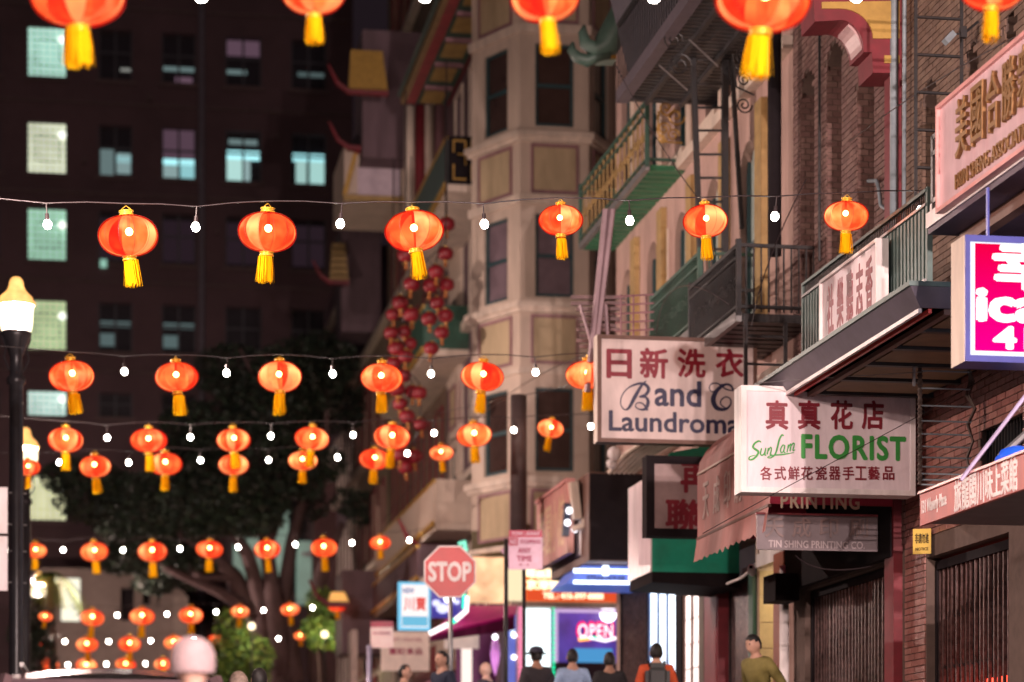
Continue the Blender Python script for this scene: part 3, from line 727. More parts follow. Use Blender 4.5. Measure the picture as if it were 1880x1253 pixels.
# eave
XE = 6.85
ey0, ey1 = Y(1692, XE), 24.9
ez = Z(1692, 566, XE)
t = thing('pagoda_eave', 'dark projecting eave with painted soffit panels between balcony and florist sign', 'eave', (XE, 24, ez))
M_eave = mat('eave_paint', (.1, .085, .11), .45, dirt=.4, scale=4)
MB().box(XE, WX, ey0, ey1, ez, ez + .05).build('soffit_board', M_red, t)
MB().hexa([(XE - .02, ey0 - .02, ez), (WX, ey0 - .02, ez), (WX, ey1, ez), (XE - .02, ey1, ez), (XE - .14, ey0 - .12, ez + .16), (WX, ey0 - .12, ez + .16), (WX, ey1, ez + .16), (XE - .14, ey1, ez + .16)]).build('cornice', M_eave, t)
MB().box(XE - .16, WX, ey0 - .14, ey1, ez + .16, ez + .2).build('cornice_cap', M_iron2, t)
MB().hexa([(XE - .1, ey0, ez + .2), (WX, ey0, ez + .2), (WX, ey1, ez + .2), (XE - .1, ey1, ez + .2), (XG, ey0 + .1, gb - .4), (WX, ey0 + .1, gb - .4), (WX, ey1, gb - .4), (XG, ey1, gb - .4)]).build('eave_slope', M_eave, t)
for off_, mm in ((.0, M_white), (.09, mat('neon_reflect_trim', (.7, .06, .05), .35))):  # red neon reflection put into the second trim's colour
    MB().box(XE - .03 + off_, XE + .0 + off_, ey0, ey1, ez - .04, ez - .004).build('edge_trim', mm, t)
MB().box(XE + .2, XE + .26, ey0, ey1, ez - .05, ez - .004).build('edge_trim', M_brown, t)
y_ = ey0 + .1
while y_ < ey1:
    MB().box(XE + .32, WX - .1, y_, y_ + .55, ez - .03, ez - .004).build('soffit_panel', mat('umber_soffit', (.22, .14, .07), .6, dirt=.5, scale=3), t)
    MB().box(XE + .26, WX, y_ + .62, y_ + .7, ez - .05, ez - .004).build('rafter', M_iron, t)
    y_ += .8
# chained drop ladder below the eave
YC = 22.2; FC = FCROSS(YC)
t = thing('drop_ladder', 'folded drop ladder with chains hanging below the dark eave', 'ladder', (xY(1690, YC), YC, 4))
MB().fb(FC, xY(1675, YC), xY(1679, YC), zY(1675, 710, YC), zY(1675, 612, YC), 0, .03).build('rail', M_steel, t)
for px in (1688, 1690):
    mb = MB(); zz0, zz1 = zY(px, 890, YC), zY(px, 615, YC); z = zz0; k = 0
    while z < zz1:
        w = .017 if k % 2 else .009; mb.tube([(xY(px, YC) - w, YC, z), (xY(px, YC) + w, YC, z + .05)], .011, 4); mb.tube([(xY(px, YC) + w, YC, z), (xY(px, YC) - w, YC, z + .05)], .011, 4); z += .045; k += 1
    mb.build('chain', mat('rusty_chain', (.1, .07, .06), .5, .4, scale=20), t)
mb = MB(); pts = [(1781, 680), (1786, 700), (1776, 725), (1790, 750), (1778, 780), (1788, 810), (1776, 840), (1784, 870)]
for k in range(3):
    mb.tube([(xY(a + random.uniform(-4, 4), YC), YC + .02 * k, zY(a, b, YC)) for a, b in pts], .012, 4)
mb.build('chain', mat('rusty_chain'), t)
for py in (648, 681, 713, 745, 773, 797, 820, 840, 857, 870, 881, 890):
    mb = MB(); xr = 1757 if py < 670 else 1783
    mb.tube([(xY(1691, YC), YC, zY(1691, py, YC)), (xY(xr, YC), YC, zY(1691, py, YC))], .0085, 5); mb.build('rung', M_pipe, t)

# ---------------------------------------------------------------- red waverly sign
XW = 7.0; FWv = FWALL(XW)
wy0, wy1 = 15.5, Y(1689, XW)
wt, wb = Z(1689, 908, XW), Z(1689, 966, XW)
t = thing('red_awning_sign', 'red fascia sign with white lettering ending at the yellow notice', 'sign', (XW, 19, wb))
M_rsign = mat('red_sign_paint', (.5, .085, .07), .5, dirt=.35, dirtcol=(.2, .05, .05), scale=3, streak=True)
mb = MB(); mb.fb(FWv, wy0, wy1, wb, wt, -.04, .0); mb.build('fascia', M_rsign, t)
MB().box(XW - .02, XW + .06, wy0, wy1, wt, wt + .02).build('top_edge', fr, t)
MB().box(XW + .04, WX, wy0, wy1, wb + .02, wb + .06).build('soffit', mat('grey_soffit', (.12, .09, .1), .6), t)
text('131 Waverly Place', FWv, Y(1715, XW), wb + (wt - wb) * .5, 0, M_white, t, w=.62, h=.14, bold=.03)
text('旅龍閣川味上菜館', FWv, Y(1808, XW), wb + (wt - wb) * .52, 0, M_white, t, w=1.42, h=.27, bold=.02)
t = thing('yellow_notice', 'small yellow notice board with black bars beside the red fascia sign', 'notice', (xY(1690, 23.8), 23.8, 3.4))
FY_ = frame((xY(1676, 23.8), 23.8, 0), (1, -.55, 0), (-.55, -1, 0))
z0_, z1_ = zY(1680, 1018, 23.8), zY(1680, 972, 23.8)
MB().fb(FY_, 0, .185, z0_, z1_, -.02, 0).build('board', mat('yellow_board', (.55, .36, .05), .5, dirt=.3), t)
text('非請勿進', FY_, .093, z0_ + .16, 0, M_black, t, w=.14, h=.1, bold=.02); text('NOTICE', FY_, .093, z0_ + .05, 0, M_black, t, w=.13, h=.03, bold=.02)
t = thing('blue_lit_dome', 'plastic dome behind the red fascia sign, blue light put in as glow', 'plastic dome', (7.3, 19.8, 4.4))
Yq = 19.6
mb = MB(); mb.lathe([(.19, -.04), (.18, .04), (.13, .11), (.05, .14), (.001, .145)], (xY(1866, Yq), Yq, zY(1866, 850, Yq)), 20); mb.build('shade', mat('blue_lit_plastic', (.02, .1, .6), .25, emit=(.02, .12, .9), es=.35), t, True)  # blue light falling on the dome is put in as its own glow
mb = MB(); mb.tube([(xY(1835, Yq), Yq, zY(1835, 840, Yq)), (xY(1885, Yq), Yq, zY(1885, 795, Yq))], .03, 6); mb.build('arm', M_steel, t)
t = thing('sign_brace', 'steel brace with purple light in its colour, slanting up to the pink lit sign', 'brace', (xY(1762, 19), 19, 4))
mb = MB(); mb.tube([(xY(1764, 19), 19, zY(1764, 882, 19)), (xY(1900, 19), 19, zY(1900, 705, 19))], .018, 6); mb.build('rod', mat('purple_lit_steel', (.5, .42, .62), .35, .3), t)  # purple light on the rod put into its colour

# ---------------------------------------------------------------- pink lit sign with "ica" and "41"
Yi = 18.4; FI = FCROSS(Yi)
x0, x1 = xY(1771, Yi), WX - .02
z0_, z1_ = zY(1771, 664, Yi), zY(1771, 432, Yi)
t = thing('pink_lit_sign', 'bright magenta lightbox sign with white border and the letters ica', 'sign', (x0, Yi, z0_))
M_ibl = mat('blue_case', (.06, .07, .32), .35, dirt=.2)
for a, b, c, d in ((x0, x1, z1_ - .05, z1_), (x0, x1, z0_, z0_ + .05), (x0, x0 + .04, z0_ + .05, z1_ - .05)):
    MB().fb(FI, a, b, c, d, -.3, .02).build('case_edge', M_ibl, t)
MB().fb(FI, x0 - .005, x0, z0_, z1_, -.3, .0).build('case_side', M_cream2, t)
MB().fb(FI, x0 + .04, x1, z0_ + .05, z1_ - .05, -.28, 0).build('white_face', emat('lit_white', (.85, .85, 1), 1.35), t)
gx0, gz0, gz1 = xY(1790, Yi), zY(1790, 644, Yi), zY(1790, 447, Yi)
m = bpy.data.materials.new('lit_magenta'); m.use_nodes = True; nt = m.node_tree; nt.nodes.clear()
e_ = nt.nodes.new('ShaderNodeEmission'); gg = nt.nodes.new('ShaderNodeNewGeometry'); sp_ = nt.nodes.new('ShaderNodeSeparateXYZ'); mr = nt.nodes.new('ShaderNodeMapRange'); rp = nt.nodes.new('ShaderNodeValToRGB'); o_ = nt.nodes.new('ShaderNodeOutputMaterial')
mr.inputs['From Min'].default_value = gz0; mr.inputs['From Max'].default_value = gz1
rp.color_ramp.elements[0].color = (1, .0, .3, 1); rp.color_ramp.elements[1].color = (.95, .0, .06, 1)
nt.links.new(gg.outputs['Position'], sp_.inputs[0]); nt.links.new(sp_.outputs[2], mr.inputs[0]); nt.links.new(mr.outputs[0], rp.inputs[0]); nt.links.new(rp.outputs[0], e_.inputs[0]); nt.links.new(e_.outputs[0], o_.inputs[0]); e_.inputs[1].default_value = 1.0
MB().fb(FI, gx0, x1, gz0, gz1, 0, .004).build('magenta_face', m, t)
ML = emat('lit_letter', (1, .97, 1), 1.6)
text('幸', FI, xY(1886, Yi), zY(1886, 488, Yi), .004, ML, t, w=.55, h=.38, bold=.05)
text('ica', FI, xY(1853, Yi), zY(1853, 562, Yi), .004, ML, t, w=.52, h=.24, bold=.06)
text('41', FI, xY(1858, Yi), zY(1858, 621, Yi), .004, ML, t, w=.3, h=.17, bold=.05)
for x in (x0 + .25, x0 + .6):
    mb = MB(); mb.tube([(x, Yi + .15, z1_), (x, Yi + .15, zf - .1)], .015, 6); mb.build('hanger', M_ibl, t)
# ---------------------------------------------------------------- florist sign
Yf = 23.9; FF = FCROSS(Yf)
def lightbox(name, label, cat, Yc, pxa, pxb, pyt, pyb, depth, face, frm, fw=.06, side=None):
    F = FCROSS(Yc); x0, x1 = xY(pxa, Yc), xY(pxb, Yc); z0, z1 = zY((pxa + pxb) / 2, pyb, Yc), zY((pxa + pxb) / 2, pyt, Yc)
    t = thing(name, label, cat, (x0, Yc, z0))
    MB().fb(F, x0 + fw, x1 - fw, z0 + fw, z1 - fw, -depth + .01, -.012).build('face', face, t)
    for a, b, c, d in ((x0, x1, z1 - fw, z1), (x0, x1, z0, z0 + fw), (x0, x0 + fw, z0 + fw, z1 - fw), (x1 - fw, x1, z0 + fw, z1 - fw)):
        MB().fb(F, a, b, c, d, -depth, 0).build('frame', frm, t)
    return t, F, x0, x1, z0, z1
t, F, x0, x1, z0, z1 = lightbox('florist_sign', 'white box sign with maroon characters and green FLORIST lettering', 'sign', Yf, 1361, 1681, 712, 907, .28, M_sign, M_white, .055)
Wd, Hh = x1 - x0, z1 - z0
def sp(px, py): return xY(px, Yf), zY(px, py, Yf)
for ch, px in (('真', 1427), ('真', 1486), ('花', 1546), ('店', 1603)):
    u, z = sp(px, 762); text(ch, F, u, z, -.012, M_maroon, t, w=.225, h=.285, bold=.035, name='character')
u, z = sp(1568, 822); text('FLORIST', F, u, z, -.012, M_fgreen, t, w=1.1, h=.235, bold=.045, spacing=1.12)
for ch, px in zip('各式鮮花瓷器手工藝品', [1407, 1433, 1458, 1482, 1508, 1533, 1558, 1581, 1605, 1632]):
    u, z = sp(px, 869); text(ch, F, u, z, -.012, M_maroon, t, w=.118, h=.135, bold=.025, name='character')
# "Sun Lam" written with brush strokes
def S2(p): return sp(1330 + p[0] / 5.072, 680 + p[1] / 5.072)
w1 = .022
for pts, wd in (([(345, 670), (320, 660), (285, 680), (268, 715), (295, 740), (318, 760), (300, 800), (262, 830), (232, 830), (240, 805), (290, 790)], [.01, .02, .02, .022, .024, .024, .022, .02, .016, .012, .008]),
                ([(348, 725), (338, 775), (350, 792), (372, 775), (388, 722)], [.014, .016, .016, .014, .01]), ([(388, 722), (378, 785), (392, 790)], [.014, .016, .01]),
                ([(400, 785), (412, 722), (405, 760), (430, 718), (440, 735), (430, 785), (448, 785)], [.014, .014, .012, .014, .014, .016, .008]),
                ([(555, 610), (535, 605), (512, 650), (495, 720), (475, 780), (440, 812), (405, 815), (420, 800), (480, 790), (560, 782), (650, 765)], [.012, .018, .02, .02, .018, .014, .01, .01, .014, .016, .006]),
                ([(562, 700), (545, 698), (525, 735), (530, 765), (550, 755), (565, 700), (556, 760), (572, 765)], [.012, .014, .014, .014, .012, .014, .014, .008]),
                ([(585, 765), (598, 690), (592, 730), (615, 688), (622, 700), (612, 755), (618, 715), (642, 680), (652, 690), (640, 745), (660, 740)], [.012, .014, .012, .014, .014, .014, .012, .014, .014, .014, .008])):
    stroke([S2(p) for p in pts], wd, F, -.012, M_fgreen, t)
mb = MB(); mb.tube([(x1 - .02, Yf + .14, z0 + .2), (WX + .02, Yf + .14, z0 + .2)], .03, 6); mb.tube([(x1 - .02, Yf + .14, z1 - .2), (WX + .02, Yf + .14, z1 - .2)], .03, 6); mb.build('mounting_arm', M_iron, t)
mb = MB(); mb.tube([PD(1290, 980, 23.7), PD(1425, 905, 23.6), PD(1700, 757, 23.4), PD(1900, 640, 23)], .004, 4)
tag(mb.build('guy_wire', M_wire, None), 'thin wire slanting across the florist sign', 'wire')
mb = MB(); mb.tube([PD(1385, 704, 24.6), PD(1500, 695, 24), PD(1700, 683, 23)], .0035, 4)
tag(mb.build('guy_wire', M_steel, None), 'thin pale wire just above the florist sign', 'wire')

# ---------------------------------------------------------------- laundromat sign
Yl = 29.6
t, F, x0, x1, z0, z1 = lightbox('laundromat_sign', 'large aged white sign with red characters reading B and C Laundromat', 'sign', Yl, 1097, 1390, 619, 815, .22, M_sign2, M_brown, .05)
MB().fb(F, x0 - .006, x0, z0, z1, -.22, 0).build('side_panel', M_cream2, t)
def sl(px, py): return xY(px, Yl), zY(px, py, Yl)
M_rl = mat('red_letter', (.22, .0, .015), .5)
for ch, px, h in (('日', 1137, 1.0), ('新', 1201, 1.05), ('洗', 1270, 1.0), ('衣', 1340, 1.0)):
    u, z = sl(px, 667 if ch != '日' else 668); text(ch, F, u, z, -.012, M_rl, t, w=.3 if ch == '日' else .345, h=.345 * h, bold=.04, name='character')
u, z = sl(1245, 723); text('and', F, u, z, -.012, M_navy, t, w=.585, h=.31, bold=.03)
u, z = sl(1248, 776); text('Laundromat', F, u, z, -.012, M_navy, t, w=1.8, h=.245, bold=.03)
def L2(p): return sl(1080 + p[0] / 5.856, 600 + p[1] / 5.856)
stroke([L2(p) for p in ((625, 580), (570, 640), (500, 760), (440, 870), (390, 890), (350, 830), (365, 740), (430, 660), (530, 615), (610, 620), (650, 670), (620, 730), (550, 755), (620, 760), (645, 810), (620, 880), (560, 890), (510, 860), (530, 820), (590, 830), (640, 900))],
       [.01, .035, .05, .035, .015, .014, .014, .016, .03, .04, .045, .04, .015, .03, .045, .04, .02, .014, .014, .02, .03], F, -.012, M_navy, t)
stroke([L2(p) for p in ((1560, 690), (1540, 640), (1480, 620), (1390, 680), (1345, 780), (1380, 870), (1470, 890), (1530, 840), (1530, 780), (1480, 755), (1430, 790), (1430, 840), (1500, 890))],
       [.02, .03, .03, .05, .065, .06, .035, .02, .018, .018, .018, .016, .02], F, -.012, M_navy, t)
stroke([L2(p) for p in ((1560, 690), (1480, 670), (1390, 610), (1320, 620), (1305, 670), (1340, 700), (1400, 660), (1440, 610))], [.014, .02, .02, .014, .014, .014, .014, .01], F, -.012, M_navy, t)

# ---------------------------------------------------------------- printing company awning, signs
XA = 6.9; FA = FWALL(XA)
ay0, ay1 = Y(1413, XA), Y(1281, XA)
zt1, zbm = Z(1281, 872, XA), Z(1281, 988, XA)
t = thing('pink_awning', 'weathered pink curved awning with faded lettering and a ragged valance', 'awning', (XA, 27, zbm))
M_awn = mat('faded_awning', (.5, .22, .2), .75, dirt=.6, dirtcol=(.45, .33, .3), scale=2.5, streak=True, bump=.1)
prof = [(0, zbm), (0, zt1)] + [(.0 + 1.42 * (1 - math.cos(a)), zt1 + .75 * math.sin(a)) for a in [PI / 2 * k / 8 for k in range(1, 9)]]
mb = MB()
nseg = 6
for s in range(nseg):
    a = ay0 + (ay1 - ay0) * s / nseg; b = ay0 + (ay1 - ay0) * (s + 1) / nseg
    for (p, za), (q, zb2) in zip(prof, prof[1:]):
        dip = .02
        m_ = (a + b) / 2
        mb.q([(XA + p, a, za), (XA + p + dip, m_, za), (XA + q + dip, m_, zb2), (XA + q, a, zb2)])
        mb.q([(XA + p + dip, m_, za), (XA + p, b, za), (XA + q, b, zb2), (XA + q + dip, m_, zb2)])
mb.build('canopy_cloth', M_awn, t)
capp = prof + [(1.42, zbm)]
M_pcap = mat('red_cap', (.42, .03, .07), .5, dirt=.15)
FCa = frame((XA, ay0, 0), (1, 0, 0), (0, -1, 0))
MB().prism(FCa, capp, 0, .015).build('end_panel', M_pcap, t)
MB().prism(frame((XA, ay1, 0), (1, 0, 0), (0, -1, 0)), capp, -.015, 0).build('end_panel', M_pcap, t)
mb = MB(); u = ay0; k = 0
pts = []
while u < ay1: pts.append((u, zbm - .26 - random.uniform(0, .03) - (.03 if k % 2 else 0))); u += .12; k += 1
pts.append((ay1, zbm - .3))
for (a, za), (b, zb2) in zip(pts, pts[1:]):
    mb.q([(XA - .01, a, zbm - .02), (XA - .01, b, zbm - .02), (XA - .05, b, zb2), (XA - .05, a, za)])
mb.build('valance', M_awn, t)
MB().fb(FA, ay0, ay1, zbm - .03, zbm, -.02, .02).build('frame_rail', M_brown, t)
MB().fb(FA, ay0, ay1, zt1 - .01, zt1 + .012, -.02, .012).build('frame_rail', M_cream2, t)
M_fade = mat('faded_white_letter', (.62, .48, .44), .7, dirt=.4, scale=12)
for i, ch in enumerate('天成印刷公司'):
    text(ch, FA, Y(1296 + i * 19.5, XA), (zt1 + zbm) / 2 + .02, .001, M_fade, t, w=.28, h=.42, bold=.01, name='character')
text('PRINTING', FCa, (xY(1505, ay0) - XA), zY(1505, 921, ay0), .015, mat('cream_letter', (.6, .48, .36), .6), t, w=.86, h=.155, bold=.03, spacing=1.15)
# grey company board
Yt = 24.9
t, F, x0, x1, z0, z1 = lightbox('printing_company_board', 'grey metal board reading TIN SHING PRINTING CO. under the florist sign', 'sign', Yt, 1390, 1611, 947, 1011, .04, mat('grey_board', (.17, .13, .14), .45, dirt=.2), mat('grey_board'), .01)
MB().fb(F, x0 - .01, x1, z1, z1 + .02, -.05, .02).build('top_edge', M_red, t)
for ch, px in zip('天成印刷', (1422, 1472, 1522, 1577)):
    text(ch, F, xY(px, Yt), zY(px, 969, Yt), -.012, mat('tarnished_letter', (.2, .135, .13), .5), t, w=.2, h=.2, bold=.02, ext=.012, name='raised_character')
text('TIN SHING PRINTING CO.', F, xY(1500, Yt), zY(1500, 1000, Yt), -.012, mat('pale_letter', (.45, .37, .38), .6), t, w=1.06, h=.075, bold=.02)

# vertical sign
Yv = 29.2
t, F, x0, x1, z0, z1 = lightbox('framed_character_sign', 'aged pink sign in a dark frame with two maroon characters behind the awning', 'sign', Yv, 1187, 1330, 838, 986, .25, mat('dusky_face', (.36, .25, .24), .5, dirt=.2), M_black, .1)
text('再', F, xY(1277, Yv), zY(1275, 877, Yv), -.012, M_maroon, t, w=.36, h=.36, bold=.04, name='character')
text('聯', F, xY(1254, Yv), zY(1254, 946, Yv), -.012, M_maroon, t, w=.42, h=.38, bold=.04, name='character')

# green awning
XQ = 7.15; qy0, qy1 = Y(1197, XQ), Y(1156, XQ)
zq0, zq1 = Z(1197, 1050, XQ), Z(1197, 872, XQ)
t = thing('green_awning', 'bright green box awning with a pale weathered front below the framed sign', 'awning', (XQ, qy0, zq0))
M_ga = mat('green_awning_cloth', (.01, .38, .24), .55, dirt=.25, scale=3)
FQ = frame((XQ, qy0, 0), (1, 0, 0), (0, -1, 0))
MB().prism(FQ, [(0, zq0), (1.2, zq0), (1.2, zq1 + .5), (.25, zq1 + .3), (0, zq1)], -.02, .01).build('end_panel', M_ga, t)
MB().fb(FWALL(XQ), qy0, qy1, zq0, zq1, -.02, .02).build('front_panel', M_sign, t)
MB().hexa([(XQ, qy0, zq0 - .14), (WX, qy0, zq0 - .2), (WX, qy1, zq0 - .2), (XQ, qy1, zq0 - .14), (XQ, qy0, zq0), (WX, qy0, zq0), (WX, qy1, zq0), (XQ, qy1, zq0)]).build('lower_box', M_black, t)
mb = MB()
for z in (zq1 - .15, zq1 - .55): mb.sphere((XQ - .08, qy0 + .03, z), .04, 6)
mb.build('snap_light', M_white, t)

# brown box sign and its neon underside
Ybx = 36.4
xa, xb = xY(1081, Ybx), xY(1178, Ybx); za, zb2 = zY(1081, 1030, Ybx), zY(1081, 867, Ybx)
t = thing('brown_box_sign', 'deep brown box sign with unlit dark end face beyond the green awning', 'sign', (xa, Ybx, za))
MB().box(xa, xb + .6, Ybx, Ybx + 3.2, za, zb2).build('box', M_brown, t)
MB().fb(FCROSS(Ybx), xa + .015, xb + .6, za + .02, zb2 - .02, .002, .02).build('end_face', M_black, t)
MB().fb(FWALL(xa), Ybx + .6, Ybx + .95, za + .15, za + .75, .002, .02).build('side_label', M_white, t)
t = thing('spotlight_cluster', 'cluster of white tilted spotlights on the brown box sign', 'spotlight', (xa - .2, Ybx + 1.5, za + 1))
for k, (py, px, c) in enumerate(((912, 1052, M_cream2), (938, 1045, M_white), (960, 1042, M_white), (972, 1055, M_white))):
    P = PD(px, py, Ybx + 1.2); mb = MB()
    if k == 0: mb.bar(P + Vector((0, 0, .22)), P + Vector((.06, 0, -.35)), .2, .12); mb.build('lamp_head', c, t)
    else: mb.sphere(P, .055, 8); mb.build('lamp_head', emat('spot_white', (1, .95, 1), 2.5), t, True)
MB().bar(PD(1038, 985, Ybx + 1.3), PD(1042, 925, Ybx + 1.3), .12, .1).build('bracket', mat('blue_black', (.02, .03, .06), .4), t)
mb = MB(); mb.tube([PD(1050, 972, Ybx + 1.1), PD(1072, 965, Ybx + 1.1), PD(1078, 940, Ybx + 1.2)], .05, 6); mb.build('arm', M_cream2, t)
t = thing('neon_canopy', 'blue white neon tubes on the canopy beneath the brown box sign', 'neon sign', (xa, Ybx, za - .3))
M_bl = mat('blue_lit_case', (.12, .17, .5), .35, emit=(.12, .2, .75), es=.4)
MB().hexa([(xa - .25, Ybx + .5, za - .3), (xb + .6, Ybx + .5, za - .3), (xb + .6, Ybx + 2, za - .3), (xa - .25, Ybx + 2, za - .3), (xa, Ybx + .5, za - .02), (xb + .6, Ybx + .5, za - .02), (xb + .6, Ybx + 2, za - .02), (xa, Ybx + 2, za - .02)]).build('case', M_bl, t)
M_wn = emat('white_neon', (.75, .85, 1), 3.2)
for py in (1043, 1064):
    mb = MB(); mb.tube([(xa - .15, Ybx + .45, zY(1081, py, Ybx)), (xb + .3, Ybx + .45, zY(1081, py, Ybx))], .035 if py < 1050 else .03, 6); mb.build('neon_tube', M_wn, t)
mb = MB(); mb.tube([(xY(1122, Ybx), Ybx + .42, zY(1122, 1034, Ybx)), (xY(1122, Ybx), Ybx + .42, zY(1122, 1052, Ybx))], .05, 6); mb.build('neon_tube', M_wn, t)
text('STEAKHOUSE', FCROSS(Ybx + .5), xY(1125, Ybx), zY(1125, 1056, Ybx), .002, M_navy, t, w=.6, h=.07, bold=.02)
# pink panel sign parallel to the street
XP = 7.05
py0, py1 = Y(1042, XP), Y(985, XP)
t = thing('pink_panel_sign', 'tall faded pink sign panel seen edge on beyond the no stopping sign', 'sign', (XP, py0, 5))
z0_, z1_ = Z(1042, 1015, XP), Z(1042, 885, XP)
MB().fb(FWALL(XP), py0, py1, z0_, z1_, -.1, 0).build('board', mat('faded_pink_board', (.6, .27, .25), .6, dirt=.6, dirtcol=(.6, .42, .3), scale=5, streak=True), t)
MB().fb(FWALL(XP), py0, py1, z1_, z1_ + .06, -.12, .03).build('top_edge', fr, t)
text('華園小館', FWALL(XP), (py0 + py1) / 2, (z0_ + z1_) / 2, 0, mat('faded_gold_letter', (.7, .5, .33), .6), t, w=(py1 - py0) * .8, h=(z1_ - z0_) * .75, bold=.01)
# white conduits and wrapped bundle below the laundromat sign
t = thing('conduit_bundle', 'bundle of pale conduits lit white below the laundromat sign', 'conduits', PD(1160, 840, 33))
for k in range(6):
    mb = MB(); mb.tube([PD(1118 + k * 9, 868, 33.5), PD(1150 + k * 12, 832 - k, 33), PD(1200 + k * 14, 800, 32.5)], .03, 6); mb.build('conduit', M_cream2, t)
mb = MB(); mb.sphere(PD(1128, 833, 33.2), .1, 8); mb.sphere(PD(1122, 852, 33.2), .07, 8); mb.build('junction_ball', M_white, t)

# ---------------------------------------------------------------- shopfronts at street level, x = WX, from the red post away
zs = 1.35
t = thing('entrance_recess', 'shop entrance with warm lit cream tiled side wall behind the man', 'entrance', (WX, 31, 1.4))
ye = Y(1391)
FR = FCROSS(ye)
zt2 = Z(1391, 1030)
r_ = 0
for i in range(8):                                    # cream tiles of the side wall
    for j in range(3):
        a = WX + .02 + j * .42; z = 1.5 + i * .34
        MB().fb(FR, a, a + .41, z, z + .33, 0, .03).build('tile', mat('cream_tile', (.55, .42, .24), .35, dirt=.25, scale=3), t)
MB().box(WX, WX + 1.4, ye, ye + .1, 1.3, 4.6).build('side_wall', M_cream, t)
MB().box(WX + 1.3, WX + 1.4, Y(1446), ye, 1.3, 4.6).build('back_wall', M_cream, t)
MB().box(WX + .02, WX + 1.4, Y(1446), ye, zt2 + .0, zt2 + .15).build('lintel_ceiling', M_white, t)
MB().box(WX + .5, WX + 1.0, Y(1446) + .3, ye - .3, zt2 - .04, zt2).build('ceiling_lamp', emat('warm_panel', (1, .82, .5), 22), t)
def post(px0, px1, pyt, m, label, name='shop_post', n=.06, zb=1.0, cat='post'):
    return tag(MB().fb(FW, Y(px1), Y(px0), zb, Z((px0 + px1) / 2, pyt), -.12, n).build(name, m), label, cat)
post(1428, 1446, 1015, mat('red_brown_post', (.3, .085, .05), .45, dirt=.2), 'red brown post beside the entrance with the lit tiles')
mb = MB(); yy = Y(1457); mb.tube([(WX - .12, yy, 1.2), (WX - .12, yy, 1.85), (WX - .12, yy, 1.95), (WX - .12, yy, 4.1)], [.075, .075, .06, .06], 12)
tag(mb.build('white_drainpipe', M_white, None, True), 'pale drainpipe between the red brown post and wide folding gate', 'pipe')
tag(MB().fb(FW, Y(1482), Y(1459), 3.62, 3.95, .1, .4).build('speaker_box', M_black), 'dark box fixed under the printing company board', 'box')
post(1382, 1390, 1045, M_dkgreen, 'narrow dark green post beside the cream tiled entrance')
post(1391, 1446, 1008, M_white, 'pale lintel above the lit shop entrance', 'lintel', .02, Z(1420, 1032), 'lintel')
accordion_gate('folding_gate', 'narrow maroon folding gate between security camera and maroon column', FW, Y(1381), Y(1336), 1.45, Z(1360, 1062), -.05, .05)
tag(MB().box(WX + .2, WX + .3, Y(1381), Y(1336), 1.4, 4.4).build('maroon_door', mat('maroon_wood', (.16, .07, .07), .5, dirt=.4, scale=5, streak=True)), 'weathered maroon boards behind the narrow folding gate', 'shopfront')
post(1300, 1326, 1050, M_red, 'broad maroon column in front of the bright tiled shop')
post(1290, 1299, 1050, mat('olive_stone', (.16, .13, .1), .7), 'grey stone strip beside the broad maroon column')
post(1247, 1259, 1050, M_black, 'black door post between the two bright shop windows')
# bright windows
for a, b, colr, s, lb in ((1196, 1246, (.72, .85, 1), 2.2, 'blue white lit shop window with vertical frames below the green awning'), (1260, 1289, (1, .82, .77), 1.5, 'pinkish lit tiled shop window beside the maroon column')):
    t = thing('lit_shop_window', lb, 'shop window', FW(Y(b), 1.5, -.1))
    MB().fb(FW, Y(b), Y(a), 1.5, Z((a + b) / 2, 1062), -.04, .02).build('lit_pane', mat('lit_pane_%d' % a, colr, .3, emit=colr, es=s, evar=.3, scale=2), t)
    n = 3 if a < 1200 else 2
    for k in range(n + 1):
        u = Y(b) + (Y(a) - Y(b)) * k / n; MB().fb(FW, u - .05, u + .05, 1.5, Z((a + b) / 2, 1062), .021, .04).build('mullion', mat('blue_frame', (.05, .12, .3), .4) if a < 1200 else M_brown, t)
    if a > 1200:
        for k in range(8):
            z = 1.7 + k * .36; MB().fb(FW, Y(b), Y(a), z, z + .015, .021, .026).build('tile_joint', M_brown, t)
accordion_gate('lattice_gate', 'dark lattice gate at the corner beside the OPEN sign window', FW, Y(1192), Y(1142), 1.45, Z(1165, 1068), .0, .14)
tag(MB().box(WX + .12, WX + .22, Y(1192), Y(1142), 1.4, 4.4).build('grey_shutter', mat('grey_boards', (.13, .1, .1), .6, dirt=.4, scale=4)), 'dim grey boards behind the lattice gate', 'shopfront')
# security camera
P = PD(1380, 1047, 29.5)
t = thing('security_camera', 'white bullet security camera above the man in the olive jacket', 'security camera', P)
mb = MB(); mb.lathe([(.001, -.1), (.045, -.1), (.05, -.06), (.05, .06), (.04, .1), (.001, .1)], (0, 0, 0), 14)
o = mb.build('camera_body', M_white, None, True); o.parent = t; o.rotation_euler = (PI / 2 - .25, 0, -.35)
mb = MB(); mb.lathe([(.001, .101), (.022, .101), (.024, .11), (.001, .112)], (0, 0, 0), 10); l_ = mb.build('lens', M_black, None, True); l_.parent = o
mb = MB(); mb.tube([P + Vector((0, .05, 0)), PD(1360, 1062, 30.2), PD(1335, 1072, 30.6)], .018, 6); mb.build('arm', M_white, t)

